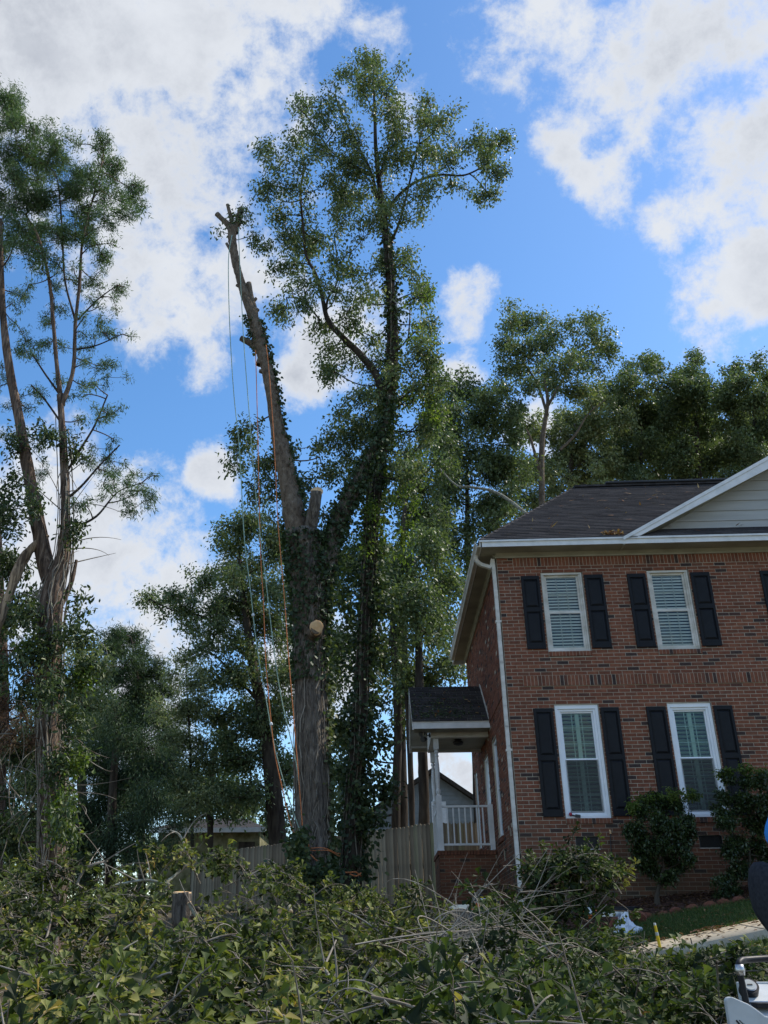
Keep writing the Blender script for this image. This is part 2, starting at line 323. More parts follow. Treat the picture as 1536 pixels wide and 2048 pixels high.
class MB:
    def __init__(s): s.V = []; s.Q = []; s.P = []; s.n = 0; s.r = []

    def add(s, V, Q, rnd=0.5):
        V = np.asarray(V, float); s.V.append(V)
        for f in Q: s.P.append([i + s.n for i in f]); s.r.append(rnd)
        s.n += len(V); return s

    def box(s, x0, x1, y0, y1, z0, z1, rnd=0.5):
        V = [(x, y, z) for z in (z0, z1) for y in (y0, y1) for x in (x0, x1)]
        return s.add(V, [(0, 2, 3, 1), (4, 5, 7, 6), (0, 1, 5, 4), (2, 6, 7, 3), (0, 4, 6, 2), (1, 3, 7, 5)], rnd)

    def obox(s, c, ax, ay, az, rnd=0.5):      # centre and three half-axis vectors
        c, ax, ay, az = (np.asarray(t, float) for t in (c, ax, ay, az))
        V = [c + i * ax + j * ay + k * az for k in (-1, 1) for j in (-1, 1) for i in (-1, 1)]
        return s.add(V, [(0, 2, 3, 1), (4, 5, 7, 6), (0, 1, 5, 4), (2, 6, 7, 3), (0, 4, 6, 2), (1, 3, 7, 5)], rnd)

    def beam(s, a, b, w, h, up=(0, 0, 1), rnd=0.5):
        a = np.asarray(a, float); b = np.asarray(b, float); d = (b - a) / 2; u = np.asarray(up, float)
        dn = d / np.linalg.norm(d); sx = np.cross(dn, u); sx /= np.linalg.norm(sx); uz = np.cross(sx, dn)
        return s.obox((a + b) / 2, d, sx * w / 2, uz * h / 2, rnd)

    def quadstrip(s, prof, ext, rnd=0.5):     # prof list of 3D points closed, extrude vector
        prof = np.asarray(prof, float); n = len(prof); V = np.vstack([prof, prof + np.asarray(ext, float)])
        Fs = [tuple(range(n))[::-1], tuple(range(n, 2 * n))] + [(i, (i + 1) % n, n + (i + 1) % n, n + i) for i in range(n)]
        return s.add(V, Fs, rnd)

    def tube(s, pts, rad, sides=8, rnd=0.5, caps=True):
        pts = np.asarray(pts, float); rad = np.broadcast_to(np.asarray(rad, float), (len(pts),))
        T = np.gradient(pts, axis=0); T /= np.linalg.norm(T, axis=1)[:, None] + 1e-9
        ref = np.array([0, 0, 1.0]) if abs(T[0][2]) < 0.9 else np.array([1.0, 0, 0]); V = []
        for p, t, r in zip(pts, T, rad):
            x = np.cross(ref, t); x /= np.linalg.norm(x) + 1e-9; y = np.cross(t, x); ref = np.cross(t, x) if False else ref
            for k in range(sides):
                a = 2 * math.pi * k / sides; V.append(p + r * (math.cos(a) * x + math.sin(a) * y))
        Fs = [(i * sides + k, i * sides + (k + 1) % sides, (i + 1) * sides + (k + 1) % sides, (i + 1) * sides + k) for i in range(len(pts) - 1) for k in range(sides)]
        if caps: Fs += [tuple(range(sides))[::-1], tuple(range((len(pts) - 1) * sides, len(pts) * sides))]
        return s.add(V, Fs, rnd)

    def lathe(s, c, prof, sides=16, axis='z', rnd=0.5):  # prof: (r, h)
        V = []
        for r, h in prof:
            for k in range(sides):
                a = 2 * math.pi * k / sides; x, y = r * math.cos(a), r * math.sin(a)
                V.append({'z': (x, y, h), 'y': (x, h, y), 'x': (h, x, y)}[axis])
        V = np.array(V) + np.asarray(c, float); n = len(prof)
        Fs = [(i * sides + k, i * sides + (k + 1) % sides, (i + 1) * sides + (k + 1) % sides, (i + 1) * sides + k) for i in range(n - 1) for k in range(sides)]
        Fs += [tuple(range(sides))[::-1], tuple(range((n - 1) * sides, n * sides))]
        return s.add(V, Fs, rnd)

    def build(s, name, m, parent=None, kind=None, label=None, smooth=False, bevel=0):
        me = bpy.data.meshes.new(name)
        me.from_pydata([tuple(v) for v in np.vstack(s.V)], [], s.P)
        a = me.attributes.new('rnd', 'FLOAT', 'FACE'); a.data.foreach_set('value', np.asarray(s.r, np.float32))
        if smooth: me.polygons.foreach_set('use_smooth', np.ones(len(me.polygons), bool))
        me.materials.append(MATS[m]); me.update()
        o = link(name, me, parent, kind, label)
        if bevel:
            b = o.modifiers.new('bevel', 'BEVEL'); b.width = bevel; b.segments = 2; b.limit_method = 'ANGLE'
        return o


def cat_rom(P, n):
    """smooth a polyline (k,d) to n samples"""
    P = np.asarray(P, float)
    if len(P) == 2: return P[0] + (P[1] - P[0]) * np.linspace(0, 1, n)[:, None]
    Q = np.vstack([2 * P[0] - P[1], P, 2 * P[-1] - P[-2]]); t = np.linspace(0, len(P) - 1 - 1e-6, n); i = t.astype(int); u = (t - i)[:, None]
    a, b, c, d = Q[i], Q[i + 1], Q[i + 2], Q[i + 3]
    return 0.5 * (2 * b + (c - a) * u + (2 * a - 5 * b + 4 * c - d) * u ** 2 + (3 * b - a - 3 * c + d) * u ** 3)


def tubes_batch(P, R, sides=3):
    """P (K,n,3), R (K,n) -> V, quads"""
    K, n, _ = P.shape
    T = np.gradient(P, axis=1); T /= np.linalg.norm(T, axis=2, keepdims=True) + 1e-9
    ref = np.where(np.abs(T[:, :1, 2:3]) < 0.9, np.array([0, 0, 1.0]), np.array([1.0, 0, 0]))
    X = np.cross(np.broadcast_to(ref, T.shape), T); X /= np.linalg.norm(X, axis=2, keepdims=True) + 1e-9
    Yv = np.cross(T, X); a = 2 * np.pi * np.arange(sides) / sides
    V = P[:, :, None, :] + R[:, :, None, None] * (np.cos(a)[None, None, :, None] * X[:, :, None, :] + np.sin(a)[None, None, :, None] * Yv[:, :, None, :])
    base = (np.arange(K) * n * sides)[:, None, None]; i = (np.arange(n - 1) * sides)[None, :, None]; k = np.arange(sides)[None, None, :]; k2 = (k + 1) % sides
    Q = np.stack([base + i + k, base + i + k2, base + i + sides + k2, base + i + sides + k], -1).reshape(-1, 4)
    return V.reshape(-1, 3), Q


LEAF = {  # templates: x along the leaf, y across, z up; unit length
    'blade': (np.array([(0, 0, 0), (.45, .24, .05), (1, 0, -.06), (.45, -.24, .05)]), [(0, 1, 2, 3)]),
    'fold': (np.array([(0, 0, 0), (.4, .22, .09), (.8, .17, .03), (1, 0, -.12), (.8, -.17, .03), (.4, -.22, .09)]), [(0, 1, 2, 3), (0, 3, 4, 5)]),
    'fan': (np.array([(0, 0, 0), (.42, .07, .03), (.86, .30, .05), (1.02, 0, -.10), (.86, -.30, .05), (.42, -.07, .03)]), [(0, 1, 2, 3), (0, 3, 4, 5)]),
    'needle': (np.array([(0, 0, 0), (.3, .10, .0), (1, 0, -.03), (.3, -.10, .0)]), [(0, 1, 2, 3)]),
    'ivy': (np.array([(0, 0, 0), (.1, .42, .04), (.55, .38, .0), (1, 0, -.08), (.55, -.38, .0), (.1, -.42, .04)]), [(0, 1, 2, 3), (0, 3, 4, 5)]),
}


def unit(a): return a / (np.linalg.norm(a, axis=-1, keepdims=True) + 1e-9)


def leaves(P, D, size, kind='blade', up=None, jit=0.5, rnd=None, g=rng):
    """P (n,3) base points, D (n,3) directions, size scalar or (n,)"""
    n = len(P); T, Fc = LEAF[kind]
    X = unit(D + g.normal(0, jit, (n, 3)))
    Z = g.normal(0, 1, (n, 3)) if up is None else up + g.normal(0, 0.45, (n, 3))
    Yv = unit(np.cross(Z, X)); Z = np.cross(X, Yv)
    s = (np.broadcast_to(size, (n,)) * g.uniform(0.65, 1.3, n))[:, None, None]
    V = P[:, None, :] + s * (T[None, :, 0:1] * X[:, None] + T[None, :, 1:2] * Yv[:, None] + T[None, :, 2:3] * Z[:, None])
    k = len(T); Q = (np.arange(n) * k)[:, None, None] + np.array(Fc)[None]
    r = g.random(n) if rnd is None else rnd
    return V.reshape(-1, 3), Q.reshape(-1, 4), np.repeat(r, len(Fc))


def bez(a, b, c, n):
    t = np.linspace(0, 1, n)[None, :, None]
    return (1 - t) ** 2 * a[:, None] + 2 * t * (1 - t) * b[:, None] + t ** 2 * c[:, None]


def crown(parent, blobs, Yc, leaf, size, dens=1.0, kind='blade', skel=None, Yspread=0.8, droop=0.25, name='crown', twigs=True,
          tw_per=1.0, seed=1, barkm='bark_dark', jit=0.7, tuft=0.10, tw_r=0.006, gap=0.0, limb_r=0.03, lift=0.25, wood='twig', flat=0.7, lobes=4, scatter=0.5, lsize=(0.42, 0.82)):
    """blobs: (px, py, rx, ry[, dY]) in the photograph, set at depth Yc. Foliage grows on twigs that leave each blob's heart."""
    g = np.random.default_rng(seed); C = []; R = []
    for b in blobs:
        px, py, rx, ry = b[:4]; dY = b[4] if len(b) > 4 else g.normal(0, Yspread)
        c = at(px, py, Yc + dY); sc = vdepth(c) / F; e = np.array([rx, (rx + ry) / 2, ry]) * sc * 0.9
        ns = lobes if max(rx, ry) > 13 else 1      # a few uneven lobes instead of one round one
        for _ in range(ns):
            C.append(c + g.normal(0, scatter if ns > 1 else 0, 3) * e); R.append(e * (g.uniform(*lsize) if ns > 1 else 1.0))
    C = np.array(C); R = np.array(R)
    area = R[:, 0] * R[:, 2] * np.pi
    nl = max(4, int(20 * dens)); LA = {'blade': .24, 'fold': .33, 'fan': .36, 'needle': .13, 'ivy': .60}; LAI = 1.0
    P3 = []; O = []
    for c, r, a in zip(C, R, area):
        K = max(5, int(LAI * 2.3 * a * tw_per / (size * size * LA[kind] * 0.55) / nl))
        u = unit(g.normal(0, 1, (K, 3)) * np.array([1, 1, 1])); rad = g.uniform(0.55, 1.12, K)[:, None]
        st = c + g.normal(0, 0.38, (K, 3)) * r; en = c + u * r * rad
        mid = (st + en) / 2 + g.normal(0, 0.12, (K, 3)) * r + np.array([0, 0, lift * 0.5]) * r.mean()
        en[:, 2] -= droop * r.mean() * g.random(K) * 0.6
        P3.append(bez(st, mid, en, 5))
    TW = np.concatenate(P3); K = len(TW)
    t = g.uniform(0.15, 1.0, (K, nl)); ti = t * 3.999; i = ti.astype(int); fr = (ti - i)[..., None]; kk = np.arange(K)[:, None]
    pos = TW[kk, i] * (1 - fr) + TW[kk, i + 1] * fr + g.normal(0, tuft, (K, nl, 3))
    dr = unit(TW[kk, np.minimum(i + 1, 4)] - TW[kk, i]) * 0.8 + np.array([0, 0, -droop * 2])
    pos = pos.reshape(-1, 3); dr = dr.reshape(-1, 3)
    tone = np.clip(np.repeat(g.normal(0.45, 0.17, K), nl) + g.normal(0, 0.21, K * nl), 0, 1)
    V, Q, r = leaves(pos, dr, size, kind, up=np.array([0, 0, flat]), jit=jit, rnd=tone, g=g)
    link(name, mesh(name, V, Q, leaf, rnd=r), parent, 'stuff')
    Vs = []; Qs = []; off = 0
    if twigs:
        sub = TW[::2]; rr = np.linspace(tw_r, tw_r * 0.35, 5)[None].repeat(len(sub), 0)
        v, q = tubes_batch(sub, rr, 3); Vs.append(v); Qs.append(q); off += len(v)
    if skel is not None:
        SK = np.asarray(skel)
        d0_ = np.linalg.norm(SK[None] - C[:, None], axis=2).min(1); A = np.zeros_like(C); pool = SK.copy(); lv = np.zeros(len(SK)); dep = np.zeros(len(C))
        for q in np.argsort(d0_):      # grow outwards: each clump hangs on the nearest limb or on a clump already joined
            dd = np.linalg.norm(pool - C[q], axis=1) + 0.5 * np.maximum(0, pool[:, 2] - C[q, 2]) + .10 * lv * 1.0; b_ = int(dd.argmin()); A[q] = pool[b_]; dep[q] = lv[b_]
            pool = np.vstack([pool, C[q]]); lv = np.append(lv, lv[b_] + 1)
        mid = (A + C) / 2 + g.normal(0, 0.14, A.shape) * np.linalg.norm(C - A, axis=1)[:, None] + np.array([0, 0, -0.06]) * np.linalg.norm(C - A, axis=1)[:, None]
        LB = bez(A, mid, C, 7); Lr = np.linspace(1, 0.62, 7)[None] * (limb_r / (1 + .45 * dep))[:, None]
        v, q = tubes_batch(LB, Lr, 5); Vs.append(v); Qs.append(q + off); off += len(v)
    if Vs:
        Q = np.concatenate(Qs); link('twigs', mesh('twigs', np.concatenate(Vs), Q, barkm, rnd=g.random(len(Q)) * 0.5), parent, 'stuff')


def bark_tube(path, m='bark_oak', n=60, sides=28, flute=0.06, seed=0, name='trunk', parent=None, lump=0.05, label=None, Yd=None, open_top=False):
    """path: (px, py, width_px, Y). Tapered, fluted and lumpy trunk or limb."""
    g = np.random.default_rng(seed); pts = []; rad = []
    for px, py, w, Y in path:
        pts.append(at(px, py, Y)); rad.append(w / 2 * vdepth(pts[-1]) / F * 0.96)
    if name == 'trunk':      # carry the trunk down into the soil, flaring a little
        gx = float(gz(pts[0][0], pts[0][1])) - .25
        if pts[0][2] > gx: pts.insert(0, np.array([pts[0][0], pts[0][1], gx])); rad.insert(0, rad[0] * 1.18)
    A = cat_rom(np.column_stack([np.array(pts), rad]), n); P = A[:, :3]; r = np.maximum(A[:, 3], 0.004)
    P = P + np.cumsum(g.normal(0, 0.006, P.shape), axis=0) * np.minimum(1, r[:, None] * 4)
    T = unit(np.gradient(P, axis=0)); X = unit(np.cross(np.array([0, 1.0, 0.001]), T)); Yv = np.cross(T, X)
    a = 2 * np.pi * np.arange(sides) / sides; ph = g.uniform(0, 6.28, 5); L0 = np.linspace(0, 1, n)[:, None]
    k = 1 + flute * (np.sin(5 * a[None] + ph[0] + 3 * L0) * .6 + np.sin(8 * a[None] + ph[1] - 5 * L0) * .5 + np.sin(3 * a[None] + ph[2] + 2 * L0) * .7)
    k += lump * g.normal(0, 0.5, (n, sides)); k += lump * np.sin(L0 * 40 + ph[3]) * 0.5
    V = P[:, None] + (r[:, None] * k)[..., None] * (np.cos(a)[None, :, None] * X[:, None] + np.sin(a)[None, :, None] * Yv[:, None])
    i = (np.arange(n - 1) * sides)[:, None]; kx = np.arange(sides)[None]; k2 = (kx + 1) % sides
    Q = np.stack([i + kx, i + k2, i + sides + k2, i + sides + kx], -1).reshape(-1, 4)
    V = V.reshape(-1, 3)
    cap = np.arange((n - 1) * sides, n * sides)[None]
    me = mesh(name, V, [Q, cap] if not open_top else [Q], m, smooth=True, rnd=np.full(len(Q) + (0 if open_top else 1), 0.5))
    o = link(name, me, parent, None, label)
    return o, P, r


def disc(c, nrm, r, thick, name, m, parent, label=None, seed=0, ell=1.0):
    g = np.random.default_rng(seed); nrm = unit(np.asarray(nrm, float)); x = unit(np.cross(nrm, [0, 0.1, 1])); y = np.cross(nrm, x); n = 28
    a = 2 * np.pi * np.arange(n) / n; k = 1 + 0.05 * np.sin(3 * a + g.uniform(0, 6)) + 0.03 * g.normal(0, 1, n)
    ring = lambda s, h: np.stack([s * r * k * np.cos(a), s * r * k * ell * np.sin(a), np.full(n, h)], 1)
    V = np.vstack([ring(1, 0), ring(1, thick), ring(.6, thick + .004 * g.random()), ring(.2, thick)]); i = np.arange(n); j = (i + 1) % n
    Q = np.vstack([np.stack([i + o * n, j + o * n, j + (o + 1) * n, i + (o + 1) * n], -1) for o in range(3)])
    o = link(name, mesh(name, V, [Q, (3 * n + i)[None]], m, smooth=False, rnd=np.full(len(Q) + 1, .5)), parent, None, label)
    o.matrix_local = Matrix([[x[0], y[0], nrm[0], c[0]], [x[1], y[1], nrm[1], c[1]], [x[2], y[2], nrm[2], c[2]], [0, 0, 0, 1]]); return o


def ivy_on(P, r, a0, a1, nper, size, leaf, parent, seed=0, spread=0.14, side=None, name='ivy', rnd=None, m=3):
    """leaves hugging a trunk between path fractions a0..a1; side = (angle, width) keeps them to one flank (0 = to the picture's right)"""
    g = np.random.default_rng(seed); n = nper; t = g.uniform(a0, a1, n) * (len(P) - 1.001); i = t.astype(int); f = (t - i)[:, None]
    c = P[i] * (1 - f) + P[i + 1] * f; rr = r[i]
    a = g.uniform(0, 2 * np.pi, n) if side is None else g.normal(side[0], side[1], n)
    out = np.stack([np.cos(a), -np.sin(a), np.zeros(n)], 1)
    clump = 0.6 + 0.8 * np.abs(np.sin(t * 0.9 + 3 * np.sin(a)))
    pos = c + out * (rr + np.abs(g.normal(0.02, spread, n)) * clump)[:, None]
    V, Q, q = leaves(pos, out * 0.7 + np.array([0, 0, -0.9]), size, 'ivy', up=None, jit=0.45, rnd=None if rnd is None else np.clip(g.normal(rnd, .2, n), 0, 1), g=g)
    return link(name, mesh(name, V, Q, leaf, rnd=q), parent, 'stuff')


# ------------------------------------------------------------------ ground
def gz(x, y):
    """terrain height: the lawn falls from the house towards the street and to the left"""
    x = np.asarray(x, float); y = np.asarray(y, float)
    ky = [-300, -24, -17, -12, -9, -6.5, -4.6, -3.7, -1.5, 0.0, 3.5, 8, 16, 60]
    f = np.interp(y, ky, [-2.6, -2.45, -2.1, -1.28, -0.93, -0.80, -0.70, -0.57, -0.32, 0.09, 0.06, 0.28, 0.5, 0.6])
    cross = np.interp(y, ky, [0, 0, 0, .02, .08, .14, .19, .165, .17, .083, .02, 0, 0, 0])
    return f + cross * (np.clip(x, -1.5, 5) - 1) + 0.012 * np.sin(x * 1.7 + y) + 0.01 * np.sin(y * 2.3 - x)


def sheet(name, x0, x1, y0, y1, nx, ny, m, off=0.0, fn=None, label=None):
    X, Yy = np.meshgrid(np.linspace(x0, x1, nx), np.linspace(y0, y1, ny))
    if fn: X, Yy = fn(X, Yy)
    V = np.stack([X, Yy, gz(X, Yy) + off], -1).reshape(-1, 3)
    i = (np.arange(ny - 1) * nx)[:, None]; k = np.arange(nx - 1)[None]
    Q = np.stack([i + k, i + k + 1, i + nx + k + 1, i + nx + k], -1).reshape(-1, 4)
    o = link(name, mesh(name, V, Q, m, smooth=True), None, 'structure', label); return o


def ground():
    # one sheet, fine near the house and coarse out to the horizon
    xs = np.concatenate([[-900, -300, -100, -50], np.linspace(-28, 24, 105), [50, 100, 300, 900]])
    ys = np.concatenate([[-300, -100, -45], np.linspace(-24, 20, 90), [40, 80, 200, 500, 1200]])
    X, Yy = np.meshgrid(xs, ys); Z = gz(X, Yy); Z = np.where(Yy < -24, gz(X * 0, Yy * 0 - 24), Z)
    V = np.stack([X, Yy, Z], -1).reshape(-1, 3); nx, ny = len(xs), len(ys)
    i = (np.arange(ny - 1) * nx)[:, None]; k = np.arange(nx - 1)[None]
    Q = np.stack([i + k, i + k + 1, i + nx + k + 1, i + nx + k], -1).reshape(-1, 4)
    link('ground', mesh('ground', V, Q, 'soil', smooth=True), None, 'structure')


ground()
# ------------------------------------------------------------------ the brick house
BU, BC, J0 = 0.2115, 0.06711, 93          # brick length with joint, course height, top course index
HX = 13.4                                 # right end of the house (far outside the frame)
house = thing('brick_house', 'two-storey red brick house with black shutters and white trimmed windows', 'house')
WIN = [(0.825, 1.60), (2.837, 3.605), (5.33, 6.10), (8.2, 8.97), (11.0, 11.77)]
UPZ, LOZ = (4.41, 5.985), (1.442, 3.412)
OPEN = [(a - .006, b + .010, z0 - .10, z1) for a, b in WIN for z0, z1 in (UPZ, LOZ)]
VENT = [(0.945, 1.335), (3.02, 3.41), (6.6, 7.0)]
OPEN_V = [(a, b, (J0 - 79) * BC, (J0 - 76) * BC) for a, b in VENT]


def subtract(iv, cuts):
    out = [iv]
    for a, b in cuts:
        nx = []
        for x0, x1 in out:
            if b <= x0 or a >= x1: nx.append((x0, x1)); continue
            if a - x0 > .012: nx.append((x0, a))
            if x1 - b > .012: nx.append((b, x1))
        out = nx
    return out


def wall_bricks(length, opens, r0, r1, belts, start_even=0.5):
    """running-bond pieces (x0, x1, z0, z1) of a wall, clear of openings and soldier belts"""
    out = []
    for r in range(r0, r1):
        zt = (J0 - r) * BC; zb = zt - BC; zm = (zt + zb) / 2
        cuts = [(a, b) for a, b, c, d in opens if c < zm < d]
        for (ra, rb, xa, xb) in belts:
            if ra <= r < rb: cuts.append((xa, xb))
        edges = [0] + list(np.arange(start_even if r % 2 == 0 else 1.0, length / BU + 1, 1.0) * BU)
        for e0, e1 in zip(edges[:-1], edges[1:]):
            if e0 >= length: break
            for x0, x1 in subtract((e0, min(e1, length)), cuts): out.append((x0 + .005, x1 - .005, zb + .005, zt - .005, r))
    return out


def box_mesh(name, sx, sy, sz, m):
    b = MB().box(-sx / 2, sx / 2, 0, sy, -sz / 2, sz / 2); o = b.build(name, m); me = o.data; bpy.data.objects.remove(o); return me


def front_wall():
    # mortar body, cut round the openings
    xs = sorted({0.0, HX} | {v for o in OPEN + OPEN_V for v in o[:2]}); w = MB()
    for x0, x1 in zip(xs[:-1], xs[1:]):
        cuts = sorted((c, d) for a, b, c, d in OPEN + OPEN_V if a < (x0 + x1) / 2 < b)
        for z0, z1 in subtract((-0.35, 6.36), cuts): w.box(x0, x1, 0.004, 0.13, z0, z1)
    wall = w.build('front_wall', 'mortar', house)
    belts = [(34, 37, 0.305, HX), (-1, 2, 0.31, HX)]
    P = wall_bricks(HX, OPEN + OPEN_V, -1, 97, belts)
    full = box_mesh('brick', BU - .01, .10, BC - .01, 'brick_piece')
    cand = [p for p in P if p[1] - p[0] > BU - .0115 and p[0] < 5.0 and p[4] < 88 and not any(a - .42 < (p[0] + p[1]) / 2 < b + .40 and c + .1 < p[2] < d for a, b, c, d in OPEN)]
    cand.sort(key=lambda p: -p[4]); single = set(cand[:300]); rest = MB()
    g = np.random.default_rng(11)
    for p in P:
        dy = g.normal(0, .0012)
        if p in single:
            o = link('brick', full, wall); o.location = ((p[0] + p[1]) / 2, dy, (p[2] + p[3]) / 2)
        else: rest.box(p[0], p[1], dy, dy + .10, p[2], p[3], g.random())
    # soldier courses and rowlock sills
    bk = MB()
    for ra, rb, proj in ((34, 37, .014), (-1, 2, .004)):
        x = 0.305 if ra > 0 else 0.31
        bk.box(x, HX, -proj + .004, .0038, (J0 - rb) * BC + .004, (J0 - ra) * BC - .004)
        while x < HX - .07: rest.box(x + .004, x + BC - .006, -proj + g.normal(0, .001), .09, (J0 - rb) * BC + .005, (J0 - ra) * BC - .005, g.random()); x += BC
    for a, b in WIN:
        for z0, z1 in (UPZ, LOZ):
            x = a - .004; bk.box(a - .003, b + .008, -.018, .0038, z0 - .092, z0 - .007)
            while x < b - .02: rest.box(x + .003, min(x + .0585, b + .01), -.022, .09, z0 - .094, z0 - .006, g.random()); x += .0625
    rest.build('brick', 'brick_many', wall, 'stuff'); bk.build('belt_mortar', 'mortar', wall)
    return wall


front_wall()
SOPEN = [(2.25, 3.05, 1.40, 3.33), (3.98, 4.95, 1.2, 3.28), (6.62, 7.32, 1.55, 3.36)]
SVENT = [(2.05, 2.43, .94, 1.14)]


def side_wall():
    ys = sorted({0.13, 7.5} | {v for o in SOPEN + SVENT for v in o[:2]}); w = MB()
    for y0, y1 in zip(ys[:-1], ys[1:]):
        cuts = sorted((c, d) for a, b, c, d in SOPEN + SVENT if a < (y0 + y1) / 2 < b)
        for z0, z1 in subtract((-0.35, 6.36), cuts): w.box(0.005, 0.13, y0, y1, z0, z1)
    wall = w.build('side_wall', 'mortar', house); b = MB(); g = np.random.default_rng(12)
    for p in wall_bricks(7.5, SOPEN + SVENT, -1, 97, [(34, 37, .30, 7.2)], 1.0):
        dx = g.normal(0, .0025); b.box(dx, dx + .10, max(p[0], .1), p[1], p[2], p[3], g.random())
    y = .305
    while y < 7.15: b.box(-.014, .09, y + .004, y + BC - .006, (J0 - 37) * BC + .005, (J0 - 34) * BC - .005, g.random()); y += BC
    for a, c, z0, z1 in SOPEN[:1] + SOPEN[2:]:
        y = a
        while y < c - .03: b.box(-.025, .09, y + .003, y + .059, z0 - .10, z0 - .006, g.random()); y += .0625
    b.build('brick', 'brick_many', wall, 'stuff')
    for k, (a, c, z0, z1) in enumerate(SOPEN):
        if k == 1:
            d = MB().box(.06, .10, a, c, z0, z1).build('door', 'vinyl_white', house)
            MB().box(.045, .06, a + .12, c - .12, z0 + .2, z0 + .95).box(.045, .06, a + .12, c - .12, z0 + 1.1, z1 - .15).build('door_panel', 'vinyl_white', d)
            MB().box(.03, .11, a, a + .05, z0, z1).box(.03, .11, c - .05, c, z0, z1).box(.03, .11, a, c, z1 - .05, z1 + .0).build('door_frame', 'vinyl_white', d)
        else:
            f = MB().box(.035, .11, a, a + .07, z0, z1).box(.035, .11, c - .07, c, z0, z1).box(.035, .11, a + .07, c - .07, z1 - .07, z1).box(.035, .11, a + .07, c - .07, z0, z0 + .07).build('window', 'vinyl_white', house)
            MB().box(.07, .075, a + .07, c - .07, z0 + .07, z1 - .07).build('pane', 'window_glass', f)
            MB().box(.055, .09, a + .07, c - .07, (z0 + z1) / 2 - .02, (z0 + z1) / 2 + .02).build('sash_rail', 'vinyl_white', f)
    for a, c, z0, z1 in SVENT:
        v = MB().box(.05, .06, a, c, z0, z1).build('crawl_vent', 'dark_metal', house)
        m = MB()
        for k in range(6): m.box(.02, .05, a, c, z0 + .03 + k * .03, z0 + .036 + k * .03)
        m.build('louvre', 'dark_metal', v)
    MB().box(HX - .13, HX, .13, 7.5, -.3, 6.36).box(0.13, HX - .13, 7.4, 7.5, -.3, 6.36).build('rear_wall', 'mortar', house)
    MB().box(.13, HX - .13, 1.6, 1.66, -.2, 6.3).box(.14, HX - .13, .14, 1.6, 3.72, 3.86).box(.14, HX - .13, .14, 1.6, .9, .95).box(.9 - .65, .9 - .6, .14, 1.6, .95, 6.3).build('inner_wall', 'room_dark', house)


side_wall()


